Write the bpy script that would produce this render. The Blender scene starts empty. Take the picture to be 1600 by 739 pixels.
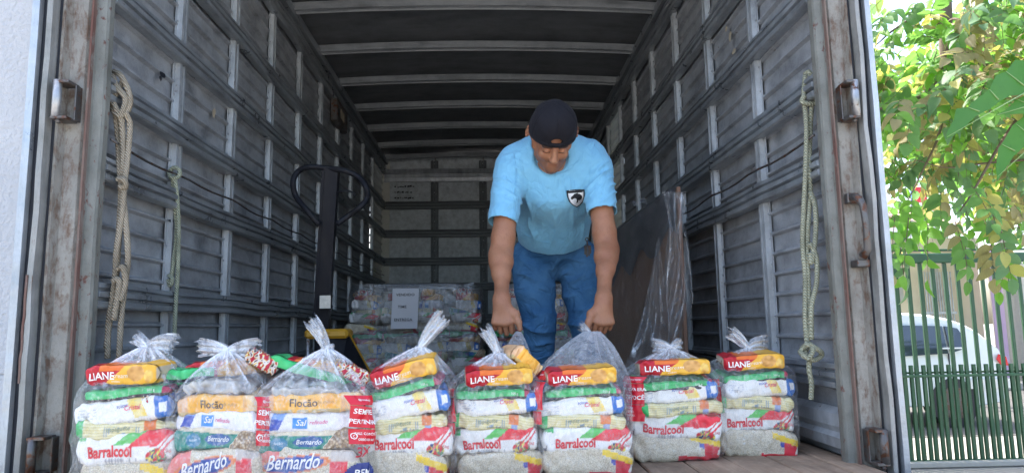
import bpy, bmesh, math, random
import numpy as np
from mathutils import Vector, Matrix, noise, Euler
R=math.radians
scn=bpy.context.scene
random.seed(7)
# ------------------------------------------------------------------ camera
FPX=1083.0; CAM=np.array([0.0,0.0,1.34])
def _n(v): v=np.array(v,float); return v/np.linalg.norm(v)
_vy=_n([-35,-142.5,-FPX]); _vz=np.array([-0.0118,1,0.0]); _vz=_n(_vz-_vz.dot(_vy)*_vy); _vx=np.cross(_vy,_vz)
CM=np.column_stack([_vx,_vy,_vz])            # camera from world
cam_d=bpy.data.cameras.new('camera'); cam=bpy.data.objects.new('camera',cam_d); scn.collection.objects.link(cam)
cam_d.sensor_width=36; cam_d.lens=36*FPX/1600; cam_d.clip_start=.05; cam_d.clip_end=500
m4=Matrix.Identity(4)
for i in range(3):
    for j in range(3): m4[i][j]=CM.T[i][j]
    m4[i][3]=CAM[i]
cam.matrix_world=m4; scn.camera=cam
def W(px,py,Y):
    "point of the place seen at a photograph pixel, at depth Y"
    d=CM.T@np.array([px-800,369.5-py,-FPX]); return CAM+d*(Y/d[1])
# ------------------------------------------------------------------ light
SUN_EL=R(58); SUN_AZ=R(-38)                    # ahead and to the left, so the truck's rear is in shade
world=bpy.data.worlds.new('World'); scn.world=world; world.use_nodes=True
nt=world.node_tree; nt.nodes.clear()
sky=nt.nodes.new('ShaderNodeTexSky'); sky.sky_type='NISHITA'; sky.sun_disc=False
sky.sun_elevation=SUN_EL; sky.sun_rotation=SUN_AZ; sky.dust_density=4; sky.ozone_density=1.0
bg=nt.nodes.new('ShaderNodeBackground'); bg.inputs[1].default_value=.15
wo=nt.nodes.new('ShaderNodeOutputWorld'); nt.links.new(sky.outputs[0],bg.inputs[0]); nt.links.new(bg.outputs[0],wo.inputs[0])
sd=bpy.data.lights.new('sun','SUN'); sd.energy=2.3; sd.angle=R(.5); sd.color=(1,.95,.86)
sun=bpy.data.objects.new('sun',sd); scn.collection.objects.link(sun)
sdir=Vector((math.sin(SUN_AZ)*math.cos(SUN_EL),math.cos(SUN_AZ)*math.cos(SUN_EL),math.sin(SUN_EL)))
sun.rotation_euler=sdir.to_track_quat('Z','Y').to_euler(); sun.location=(-4,6,12)
scn.view_settings.view_transform='Standard'; scn.view_settings.look='None'
scn.view_settings.exposure=2.28; scn.view_settings.gamma=1
scn.cycles.max_bounces=8; scn.cycles.diffuse_bounces=5; scn.cycles.transparent_max_bounces=24
# ------------------------------------------------------------------ helpers
COL=scn.collection
def tag(o,label=None,cat=None,group=None,kind=None):
    if label: o['label']=label
    if cat: o['category']=cat
    if group: o['group']=group
    if kind: o['kind']=kind
    return o
def thing(name,label,cat,loc=(0,0,0),group=None,kind=None):
    o=bpy.data.objects.new(name,None); o.empty_display_size=.1; COL.objects.link(o); o.location=loc
    return tag(o,label,cat,group,kind)
def wloc(o):
    v=Vector((0,0,0))
    while o is not None: v+=o.location; o=o.parent
    return v
class MB:
    def __init__(s): s.v=[]; s.f=[]
    def add(s,v,f):
        n=len(s.v); s.v+= [tuple(p) for p in v]; s.f+=[tuple(i+n for i in q) for q in f]; return s
    def box(s,x0,x1,y0,y1,z0,z1):
        v=[(x,y,z) for x in (x0,x1) for y in (y0,y1) for z in (z0,z1)]
        return s.add(v,[(0,1,3,2),(4,6,7,5),(0,4,5,1),(2,3,7,6),(0,2,6,4),(1,5,7,3)])
    def bbox(s,x0,x1,y0,y1,z0,z1,b=.004):
        bm=bmesh.new(); bmesh.ops.create_cube(bm,size=1)
        for v in bm.verts: v.co=Vector((x0+(v.co.x+.5)*(x1-x0),y0+(v.co.y+.5)*(y1-y0),z0+(v.co.z+.5)*(z1-z0)))
        bmesh.ops.bevel(bm,geom=bm.edges[:],offset=b,segments=1,affect='EDGES')
        bm.verts.index_update(); s.add([v.co for v in bm.verts],[[w.index for w in f.verts] for f in bm.faces]); bm.free(); return s
    def tube(s,pts,r,n=8,cap=True):
        pts=[Vector(p) for p in pts]; k=len(pts)
        rr=r if hasattr(r,'__len__') else [r]*k
        v=[]; up=None
        for i,p in enumerate(pts):
            t=(pts[min(i+1,k-1)]-pts[max(i-1,0)]).normalized()
            if up is None: up=t.orthogonal().normalized()
            up=(up-t*up.dot(t)).normalized(); w=t.cross(up)
            for j in range(n):
                a=2*math.pi*j/n; v.append(p+(up*math.cos(a)+w*math.sin(a))*rr[i])
        f=[(i*n+j,i*n+(j+1)%n,(i+1)*n+(j+1)%n,(i+1)*n+j) for i in range(k-1) for j in range(n)]
        if cap: f+= [tuple(range(n-1,-1,-1)),tuple((k-1)*n+j for j in range(n))]
        return s.add(v,f)
    def sweep(s,prof,path,closed=True):
        "prof: list of (a,b); path: function(a,b,i)->point for i in range(n)"
        fn,n=path; m=len(prof); v=[fn(a,b,i) for i in range(n) for a,b in prof]
        q=m if closed else m-1
        f=[(i*m+j,i*m+(j+1)%m,(i+1)*m+(j+1)%m,(i+1)*m+j) for i in range(n-1) for j in range(q)]
        if closed: f+=[tuple(range(m-1,-1,-1)),tuple((n-1)*m+j for j in range(m))]
        return s.add(v,f)
    def ball(s,c,r,seg=10):
        r=r if hasattr(r,'__len__') else (r,r,r)
        bm=bmesh.new(); bmesh.ops.create_uvsphere(bm,u_segments=seg,v_segments=max(4,seg//2),radius=1); bm.verts.index_update()
        s.add([(c[0]+v.co.x*r[0],c[1]+v.co.y*r[1],c[2]+v.co.z*r[2]) for v in bm.verts],[[w.index for w in f.verts] for f in bm.faces]); bm.free(); return s
    def mesh(s,name,off=(0,0,0)):
        me=bpy.data.meshes.new(name); me.from_pydata([(a-off[0],b-off[1],c-off[2]) for a,b,c in s.v],[],s.f); me.update(); return me
def fixn(me):
    bm=bmesh.new(); bm.from_mesh(me); bmesh.ops.recalc_face_normals(bm,faces=bm.faces[:]); bm.to_mesh(me); bm.free()
def put(name,mb,mat,parent=None,smooth=False,label=None,cat=None,group=None,kind=None,fix=True,loc=None):
    off=wloc(parent) if parent else Vector(loc or (0,0,0))
    me=mb.mesh(name,off)
    if fix: fixn(me)
    me.materials.append(mat)
    if smooth: me.shade_smooth()
    o=bpy.data.objects.new(name,me); COL.objects.link(o)
    if parent: o.parent=parent
    elif loc: o.location=loc
    return tag(o,label,cat,group,kind)
def setsm(o,ang=40):
    try: o.data.set_sharp_from_angle(angle=R(ang))
    except Exception: pass
# ------------------------------------------------------------------ materials
class NT:
    def __init__(s,name):
        s.m=bpy.data.materials.new(name); s.m.use_nodes=True; s.t=s.m.node_tree; s.t.nodes.clear()
        s.out=s.t.nodes.new('ShaderNodeOutputMaterial')
    def n(s,typ,**k):
        x=s.t.nodes.new('ShaderNode'+typ)
        for a,b in k.items():
            if a.startswith('i_'):
                key=a[2:]; key=int(key) if key.isdigit() else key.replace('_',' ')
                s.set(x.inputs[key],b)
            else: setattr(x,a,b)
        return x
    def set(s,inp,b):
        if hasattr(b,'is_output') : s.t.links.new(b,inp)
        elif hasattr(b,'outputs'): s.t.links.new(b.outputs[0],inp)
        else:
            if hasattr(b,'__len__') and len(b)==3 and inp.type=='RGBA': b=tuple(b)+(1,)
            inp.default_value=b
    def coord(s,scale=(1,1,1),kind='Object',rot=(0,0,0)):
        c=s.n('TexCoord'); m=s.n('Mapping'); s.t.links.new(c.outputs[kind],m.inputs[0]); m.inputs['Scale'].default_value=scale; m.inputs['Rotation'].default_value=rot; return m
    def noise(s,scale,detail=4,rough=.55,vec=None,dist=0):
        x=s.n('TexNoise'); x.inputs['Scale'].default_value=scale; x.inputs['Detail'].default_value=detail; x.inputs['Roughness'].default_value=rough; x.inputs['Distortion'].default_value=dist
        if vec is not None: s.set(x.inputs['Vector'],vec)
        return x.outputs['Fac']
    def ramp(s,fac,stops):
        x=s.n('ValToRGB'); s.set(x.inputs[0],fac); e=x.color_ramp.elements
        while len(e)<len(stops): e.new(.5)
        for q,(p,c) in zip(e,stops):
            q.position=p; q.color=(c,c,c,1) if not hasattr(c,'__len__') else tuple(c)+(1,)
        return x.outputs[0]
    def mix(s,f,a,b,typ='MIX'):
        x=s.n('MixRGB',blend_type=typ); s.set(x.inputs[0],f); s.set(x.inputs[1],a); s.set(x.inputs[2],b); return x.outputs[0]
    def math(s,op,a,b=0.0,c=None):
        x=s.n('Math',operation=op); s.set(x.inputs[0],a); s.set(x.inputs[1],b)
        if c is not None: s.set(x.inputs[2],c)
        return x.outputs[0]
    def bump(s,h,strength=.3,dist=.01,normal=None):
        x=s.n('Bump'); x.inputs['Strength'].default_value=strength; x.inputs['Distance'].default_value=dist; s.set(x.inputs['Height'],h)
        if normal is not None: s.set(x.inputs['Normal'],normal)
        return x.outputs[0]
    def bsdf(s,col,rough=.5,metal=0,normal=None,spec=.5,**k):
        x=s.n('BsdfPrincipled'); s.set(x.inputs['Base Color'],col); s.set(x.inputs['Roughness'],rough); s.set(x.inputs['Metallic'],metal); s.set(x.inputs['Specular IOR Level'],spec)
        if normal is not None: s.set(x.inputs['Normal'],normal)
        for a,b in k.items(): s.set(x.inputs[a.replace('_',' ')],b)
        return x.outputs[0]
    def done(s,sh): s.t.links.new(sh,s.out.inputs[0]); return s.m
def metal_mat(name,base,dirt,rough=.5,metal=.35,streak=(6,.6,6),scale=1.0,rust=None,rustamt=.62,bump=.25,spots=True,soft=.045,spec=.5):
    t=NT(name); g=t.n('NewGeometry'); p=g.outputs['Position']
    mp=t.n('Mapping'); t.set(mp.inputs[0],p); mp.inputs['Scale'].default_value=streak
    n1=t.noise(2.2*scale,6,.6,mp); n2=t.noise(9*scale,5,.65,p)
    c=t.mix(t.ramp(n1,[(.36,0),(.66,1)]),base,dirt)
    c=t.mix(t.ramp(n2,[(.35,.0),(.7,.55)]),c,[x*1.45 for x in base])
    sc=t.noise(60,3,.7,mp); c=t.mix(t.ramp(sc,[(.55,0),(.72,.35)]),c,[x*.45 for x in dirt])
    if rust:
        rn=t.noise(5.5*scale,7,.68,mp,.4); rn2=t.noise(38,4,.7,p)
        rr=t.math('ADD',rn,t.math('MULTIPLY',t.math('SUBTRACT',rn2,.5),.35))
        f=t.ramp(rr,[(rustamt-soft,0),(rustamt+soft,1 if soft<.1 else .85)])
        rc=t.mix(rn2,rust,[rust[0]*.35,rust[1]*.3,rust[2]*.3]); c=t.mix(f,c,rc)
    nb=t.noise(14,4,.6,p); nb2=t.noise(120,3,.6,p)
    nn=t.bump(nb2,.15,.002,t.bump(nb,bump,.02))
    return t.done(t.bsdf(c,t.ramp(n2,[(.3,rough-.1),(.7,rough+.2)]),metal,nn,spec))
def plain(name,col,rough=.5,metal=0,var=.15,scale=20,bump=.1,spec=.5,bs=60):
    t=NT(name); p=t.n('NewGeometry').outputs['Position']; n=t.noise(scale,5,.6,p)
    c=t.mix(n,[x*(1-var) for x in col],[min(1,x*(1+var)) for x in col])
    nn=t.bump(t.noise(bs,4,.6,p),bump,.004)
    return t.done(t.bsdf(c,rough,metal,nn,spec))
M={}
M['sheet']=metal_mat('galvanised_sheet',(.37,.39,.41),(.17,.18,.19),.40,.25,(3.5,2.5,5),rust=(.25,.18,.13),rustamt=.70,bump=.4)
M['stud']=metal_mat('galvanised_stud',(.42,.45,.47),(.22,.235,.245),.38,.3,(8,8,2),rust=(.16,.09,.07),rustamt=.7)
M['rail']=metal_mat('dark_rail_steel',(.33,.36,.38),(.15,.16,.17),.32,.45,(8,1.2,8),rust=(.2,.14,.1),rustamt=.72)
def translucent_sheet():
    t=NT('translucent_sheet'); p=t.n('NewGeometry').outputs['Position']; n=t.noise(9,5,.6,p); c=t.mix(n,(.50,.50,.45),(.70,.69,.62))
    d=t.n('BsdfDiffuse'); t.set(d.inputs[0],c); l=t.n('BsdfTranslucent'); t.set(l.inputs[0],c); m=t.n('MixShader'); m.inputs[0].default_value=.07; t.t.links.new(d.outputs[0],m.inputs[1]); t.t.links.new(l.outputs[0],m.inputs[2]); return t.done(m.outputs[0])
M['lightsheet']=translucent_sheet(); M['backrail']=metal_mat('dark_back_rail',(.13,.145,.15),(.07,.075,.08),.45,.3,(1.2,8,8))
M['backsheet']=metal_mat('grey_back_sheet',(.52,.565,.58),(.33,.36,.37),.5,.1,(3,3,3),scale=2.2)
M['roofsheet']=metal_mat('dark_roof_sheet',(.18,.19,.20),(.10,.107,.115),.6,.1,(1.5,4,4))
M['bow']=metal_mat('roof_bow_steel',(.27,.29,.30),(.15,.16,.17),.5,.3,(1,8,8))
M['post']=metal_mat('painted_post_steel',(.19,.195,.175),(.12,.12,.10),.55,.1,(8,8,4),rust=(.17,.055,.035),rustamt=.63)
M['channel']=metal_mat('rusty_channel_steel',(.27,.26,.23),(.16,.145,.12),.6,.1,(9,9,3.2),scale=.8,rust=(.18,.095,.05),rustamt=.57,soft=.10)
M['trim']=metal_mat('pale_trim',(.32,.32,.305),(.19,.19,.17),.45,.2,(9,9,.8),rust=(.25,.15,.09),rustamt=.7)
M['silver']=metal_mat('silver_edge',(.46,.49,.51),(.30,.32,.34),.35,.5,(9,9,.8))
M['rubber']=plain('black_rubber_seal',(.018,.02,.026),.55,bump=.2)
M['iron']=metal_mat('dark_hinge_iron',(.13,.125,.12),(.07,.06,.05),.4,.6,(6,6,6),rust=(.2,.09,.05),rustamt=.56)
M['pin']=metal_mat('bright_hinge_pin',(.42,.43,.43),(.2,.19,.18),.35,.7,(5,5,5),rust=(.2,.1,.06),rustamt=.6)
def wood_floor():
    t=NT('worn_floor_boards'); p=t.n('NewGeometry').outputs['Position']
    mp=t.n('Mapping'); t.set(mp.inputs[0],p); mp.inputs['Scale'].default_value=(18,1.6,18)
    g=t.noise(2,7,.65,mp,.6); d=t.noise(3.5,6,.65,p); f=t.noise(55,4,.7,p)
    c=t.mix(t.ramp(g,[(.3,0),(.7,1)]),(.25,.17,.115),(.42,.31,.22)); c=t.mix(t.ramp(d,[(.4,0),(.62,.75)]),c,(.12,.085,.06))
    c=t.mix(t.ramp(f,[(.55,0),(.75,.6)]),c,(.45,.36,.27))
    return t.done(t.bsdf(c,.75,0,t.bump(f,.5,.004,t.bump(g,.4,.006)),.25))
M['floor']=wood_floor()
# ------------------------------------------------------------------ setting: ground, wall, street
FZ=.90; XL=-1.30; XR=1.172; Y0=2.24; Y1=8.44; HC=3.40; TR=1.925+1.34
def ground():
    t=NT('yard_concrete'); p=t.n('NewGeometry').outputs['Position']
    a=t.noise(.8,6,.6,p); b=t.noise(14,5,.7,p)
    c=t.mix(a,(.30,.285,.265),(.42,.40,.37)); c=t.mix(t.ramp(b,[(.4,0),(.7,.4)]),c,(.22,.2,.18))
    m=t.done(t.bsdf(c,.85,0,t.bump(b,.4,.01)))
    mb=MB(); mb.add([(-150,-150,0),(150,-150,0),(150,250,0),(-150,250,0)],[(0,1,2,3)])
    put('ground',mb,m,kind='structure')
    t=NT('street_asphalt'); p=t.n('NewGeometry').outputs['Position']; b=t.noise(40,5,.7,p)
    m=t.done(t.bsdf(t.mix(b,(.07,.068,.065),(.13,.125,.12)),.85,0,t.bump(b,.4,.01)))
    mb=MB(); mb.box(-40,60,8.1,13.2,.0,.006); put('street',mb,m,kind='structure')
    mb=MB(); mb.bbox(-40,60,13.2,14.6,0,.13,.015); put('far_pavement',mb,plain('pavement_concrete',(.42,.4,.37),.85,bump=.3),kind='structure')
ground()
def stucco():
    t=NT('white_render'); p=t.n('NewGeometry').outputs['Position']
    n=t.noise(55,3,.6,p); mp=t.n('Mapping'); t.set(mp.inputs[0],p); mp.inputs['Scale'].default_value=(1,9,2.5)
    n2=t.noise(6,3,.6,mp); d=t.noise(1.5,5,.6,p)
    c=t.mix(t.ramp(d,[(.35,0),(.7,1)]),(.47,.48,.49),(.56,.56,.56)); c=t.mix(t.ramp(n2,[(.6,0),(.75,.25)]),c,(.55,.56,.57))
    return t.done(t.bsdf(c,.8,0,t.bump(t.math('ADD',n,t.math('MULTIPLY',n2,.5)),.9,.012),.2))
mb=MB(); zj=W(40,584,2.75)[2]; mb.box(-6,-1.56,2.75,9,0,zj-.003).box(-6,-1.56,2.75,9,zj+.003,5.6).box(-5.98,-1.57,2.757,8.98,zj-.004,zj+.004)
put('rendered_wall',mb,stucco(),label='tall white rendered wall at the left edge beside the truck',cat='wall',loc=(-3,3,0))
# ------------------------------------------------------------------ truck box
T=thing('truck_box','open grey metal cargo box of a truck seen from its rear doorway','truck',(0,4,FZ))
def wavy(y,seed,amp=.006): return amp*(noise.noise((y*1.7,seed,0))+.6*noise.noise((y*4.3,seed+9,0)))
PITCH=.083
def corr_panel(side,ya,yb,seed,mat,z0=FZ,z1=HC):
    X=XL if side<0 else XR
    nz=int((z1-z0)/PITCH); prof=[]
    for i in range(nz+1):
        z=z0+i*PITCH
        for dz,dx in ((0,0),(.046,0),(.053,.017),(.061,.017),(.069,0)):
            if z+dz<z1: prof.append((z+dz,dx))
    prof.append((z1,0)); ny=6; mb=MB(); v=[]
    for k in range(ny+1):
        y=ya+(yb-ya)*k/ny
        for z,dx in prof:
            d=.006*noise.noise((y*2.2+seed,z*2.6,side*3.0))+.004*noise.noise((y*7+seed,z*6,2))
            v.append((X-side*(dx+d-.006),y,z))
    m=len(prof); f=[(k*m+j,k*m+j+1,(k+1)*m+j+1,(k+1)*m+j) for k in range(ny) for j in range(m-1)]
    mb.add(v,f); o=put('corrugated_panel',mb,mat,T,smooth=True,fix=False); setsm(o,25); return o
studs=[2.83+.597*i for i in range(9)]
RH=[1.50,1.15,.81,.535,.125,-.18]
STP=[(-.038,0),(-.038,.006),(-.030,.006),(-.027,.026),(-.011,.028),(-.009,.002),(.009,.002),(.011,.028),(.027,.026),(.030,.006),(.038,.006),(.038,0)]
def stud(side,y,seed):
    X=XL if side<0 else XR; mb=MB(); n=9
    mb.sweep(STP,(lambda a,b,i:(X-side*(b+.004),y+a+.005*noise.noise((seed,i*.7,0)),FZ+(HC-FZ)*i/(n-1)),n))
    o=put('wall_stud',mb,M['stud'],T); 
    b=MB()
    for q in (-.031,.031):
        z=FZ+.05
        while z<HC-.05:
            b.ball((X-side*.012,y+q,z),(.004,.0055,.0055),6); z+=.105
    put('rivets',b,M['rail'],o,kind='stuff'); return o
RP=[(-.048,0),(-.048,.036),(-.042,.042),(-.022,.043),(-.018,.027),(-.010,.026),(-.005,.044),(.014,.045),(.018,.027),(.025,.027),(.030,.040),(.046,.038),(.048,.034),(.048,0)]
def rail(side,h,seed,ya=Y0+.026,yb=Y1-.02,sc=.86,amp=.007):
    X=XL if side<0 else XR; mb=MB(); n=60; z0=1.34+h
    def fn(a,b,i):
        y=ya+(yb-ya)*i/(n-1); e=wavy(y,seed,amp); e2=wavy(y*1.7,seed+3,amp*1.2)
        a2=a*sc*(1+.10*noise.noise((y*3,a*30,seed)))
        return (X-side*(b*(1+.10*noise.noise((y*2.4,seed,7)))*.95+.012+e2*.7),y,z0+a2+e)
    mb.sweep(RP,(fn,n)); o=put('side_rail',mb,M['rail'],T); return o
for side in (-1,1):
    edges=[Y0]+studs+[Y1]
    for i in range(len(edges)-1):
        mt=M['sheet']
        if side<0 and i==9: mt=M['lightsheet']
        if side>0 and i in (6,): mt=M['lightsheet']
        corr_panel(side,edges[i],edges[i+1],i*3.1+side,mt)
    for i,y in enumerate(studs): stud(side,y,i+side*20)
    for j,h in enumerate(RH):
        if side>0 and j==4: continue
        rail(side,h,j*5+side*2+.3,amp=.008 if j>=3 else .004)
    rail(side,1.925+.02,40+side,sc=1.15)                     # top rail under the roof
    # loose cable run along the wall
    X=XL if side<0 else XR; pts=[]
    for i in range(50):
        y=2.28+i*(6.0/49); ph=(y-2.83)/.597
        pts.append((X-side*(.052),y,1.34+.64-.016*abs(math.sin(math.pi*ph))+.008*noise.noise((y*2,side,1))))
    put('wall_cable',MB().tube(pts,.0048,6),M['iron'],T,smooth=True)
# kick plate on the right
mb=MB(); mb.sweep([(0,0),(0,.02),(.035,.026),(.05,.012),(.07,.024),(.11,.02),(.13,0)],(lambda a,b,i:(XR-b-.012-.004*noise.noise((i*.9,0,0)),Y0+.026+(Y1-Y0-.05)*i/19,FZ+.03+a),20))
put('kick_strip',mb,M['stud'],T)
mb=MB(); mb.sweep([(0,0),(0,.02),(.035,.026),(.05,.012),(.07,.024),(.11,.02),(.13,0)],(lambda a,b,i:(XL+b+.012,Y0+.026+(Y1-Y0-.05)*i/19,FZ+.03+a),20))
put('kick_strip',mb,M['stud'],T)
# floor boards
x=XL+.004; i=0
while x<XR-.01:
    w=.148; x1=min(x+w,XR-.004); dz=random.uniform(-.003,.002)
    put('floor_board',MB().bbox(x+.002,x1-.002,1.86,Y1-.02,FZ-.035,FZ+dz,.004),M['floor'],T); x+=w; i+=1
put('rear_sill',MB().bbox(XL-.16,XR+.16,1.80,1.86,FZ-.16,FZ-.004,.006),M['channel'],T)
put('underfloor',MB().box(XL-.1,XR+.1,1.87,Y1,FZ-.2,FZ-.04),M['iron'],T)
# roof and bows
mb=MB(); n=12; v=[]
def arch(x): u=(x-(XL+XR)/2)/1.2; return .075*(1-u*u)
for k in range(2):
    for i in range(n+1):
        xx=XL-.02+(XR-XL+.04)*i/n; v.append((xx,Y0-.1 if k==0 else Y1+.05,HC+.07+arch(xx)*.6))
mb.add(v,[(i,i+1,n+2+i,n+1+i) for i in range(n)])
put('roof_sheet',mb,M['roofsheet'],T,smooth=True,fix=False)
mb=MB(); v=[]
for k in range(2):
    for i in range(n+1):
        xx=XL-.06+(XR-XL+.12)*i/n; v.append((xx,Y0-.12 if k==0 else Y1+.07,HC+.10+arch(xx)*.6))
mb.add(v,[(i,i+1,n+2+i,n+1+i) for i in range(n)]); put('outer_roof',mb,M['trim'],T,fix=False)
bows=[2.32,2.98,3.64,4.30,4.98,5.66,6.34,7.02,7.70,8.28]
BP=[(-.035,.0),(-.035,.05),(-.020,.055),(-.014,.035),(.014,.035),(.02,.055),(.035,.05),(.035,0)]
for y in bows:
    mb=MB(); mb.sweep(BP,(lambda a,b,i:((XL+.01)+(XR-XL-.02)*i/14,y+a,HC+.03-b+.45*arch((XL+.01)+(XR-XL-.02)*i/14)),15))
    put('roof_bow',mb,M['bow'],T)
for s,X in ((-1,XL),(1,XR)):
    put('roof_cant_rail',MB().sweep([(0,0),(.07,.0),(.075,.05),(.02,.11),(0,.12)],(lambda a,b,i:(X-s*a,(Y0,Y1)[i],HC-.05+b),2)),M['rail'],T)
# back wall
def bx(px): return (px-765)/1083*Y1
cols=[602,680.5,757,834,911-6]
for i in range(4):
    a,b=bx(cols[i])+.02,bx(cols[i+1]); z=FZ
    for (za,zb) in ((FZ,1.34-.22),(1.34-.22,1.34+.11),(1.34+.11,1.34+.5),(1.34+.5,1.34+.81),(1.34+.81,1.34+1.15),(1.34+1.15,1.34+1.5),(1.34+1.5,HC+.06)):
        v=[];mb=MB()
        for ky in range(7):
            for kx in range(7):
                xx=a+(b-a)*kx/6; zz=za+(zb-za)*ky/6; v.append((xx,Y1+.012*noise.noise((xx*3,zz*3,i)),zz))
        mb.add(v,[(r*7+c,r*7+c+1,r*7+c+8,r*7+c+7) for r in range(6) for c in range(6)])
        put('back_panel',mb,M['backsheet'],T,smooth=True,fix=False)
put('corner_strip',MB().bbox(XL-.03,bx(610),Y1-.02,Y1-.006,FZ,HC,.003),M['lightsheet'],T)
for px in cols[1:4]:
    x=bx(px); mb=MB(); mb.sweep(STP,(lambda a,b,i:(x+a*1.25,Y1-.008-b,FZ+(HC-FZ)*i),2)); o=put('back_stud',mb,M['backrail'],T)
    b=MB(); z=FZ+.06
    while z<HC: b.ball((x,Y1-.022,z),.007,6); z+=.12
    put('rivets',b,M['stud'],o,kind='stuff')
for j,h in enumerate([1.50,1.15,.81,.5,.12,-.2]):
    mb=MB(); mb.sweep(RP,(lambda a,b,i:(XL+.03+(XR-XL-.06)*i/20,Y1-.02-b*.8,1.34+h+a+.004*noise.noise((i*.8,j,0))),21)); put('back_rail',mb,M['backrail'],T)
put('back_header',MB().sweep([(-.08,0),(-.08,.04),(-.03,.05),(-.02,.03),(.02,.03),(.03,.05),(.08,.04),(.08,0)],(lambda a,b,i:(XL+.03+(XR-XL-.06)*i,Y1-.02-b,1.34+1.87+a),2)),M['stud'],T)
put('front_bulkhead',MB().box(bx(610),XR+.08,Y1+.02,Y1+.05,FZ-.2,HC+.1),M['trim'],T)
for s,X in ((-1,XL),(1,XR)):
    for ya,yb in (((Y0+.06,studs[8]),) if s<0 else ((Y0+.06,studs[5]),(studs[6],Y1+.02))):
        put('outer_skin',MB().box(*(sorted((X+s*.05,X+s*.06))),ya,yb,FZ-.2,HC+.12),M['trim'],T)
# ink marks left on the back panel and right panel
def scrib(x0,x1,z0,z1,Y,rows,seed):
    mb=MB(); rnd=random.Random(seed)
    for r in range(rows):
        z=z1-(z1-z0)*r/max(1,rows-1); x=x0
        while x<x1:
            l=rnd.uniform(.012,.03); h=rnd.uniform(.008,.022); zz=z+rnd.uniform(-.006,.006)
            mb.add([(x,Y,zz),(x+l,Y,zz-.004),(x+l*1.1,Y,zz+h),(x+l*.2,Y,zz+h*.8)],[(0,1,2,3)]); x+=l+rnd.uniform(-.002,.014)
    return mb
p0=W(616,284,Y1-.02); p1=W(644,310,Y1-.02)
put('ink_marks',scrib(p0[0],p1[0],p1[2],p0[2],Y1-.018,4,3),M['rubber'],T,kind='stuff')
def remnant(side,px,py,w,h,mat,seed,name='paper_remnant'):
    X=XL if side<0 else XR; Y=1083*abs(X)/abs(px-765)*1.0
    for _ in range(8):
        q=W(px,py,Y); Y*=abs(X-side*.012)/abs(q[0])
    z=q[2]; rnd=random.Random(seed); n=9; v=[]
    for i in range(n):
        a=2*math.pi*i/n; r=rnd.uniform(.6,1.1); v.append((X-side*.022,Y+w*r*math.cos(a)/2,z+h*r*math.sin(a)/2))
    put(name,MB().add(v,[tuple(range(n))]),mat,T,fix=False)
tan=plain('old_paper',(.42,.36,.26),.8,var=.3,scale=60); 
remnant(-1,331,177,.05,.05,tan,1); remnant(-1,250,117,.05,.03,M['rubber'],2,'ink_mark'); remnant(-1,247,123,.03,.03,M['rubber'],7,'ink_mark'); remnant(1,1144,58,.05,.06,tan,3); remnant(1,1150,80,.07,.025,tan,4); remnant(1,1138,46,.03,.03,tan,5); remnant(-1,262,345,.05,.012,M['rubber'],6,'ink_mark')
put('wall_switch_box',MB().bbox(XL+.012,XL+.075,5.55,5.95,W(520,200,5.75)[2],W(520,165,5.75)[2],.01),M['iron'],T)
put('box_label',MB().box(XL+.076,XL+.078,5.66,5.80,W(520,190,5.75)[2],W(520,176,5.75)[2]),tan,T)
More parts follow.
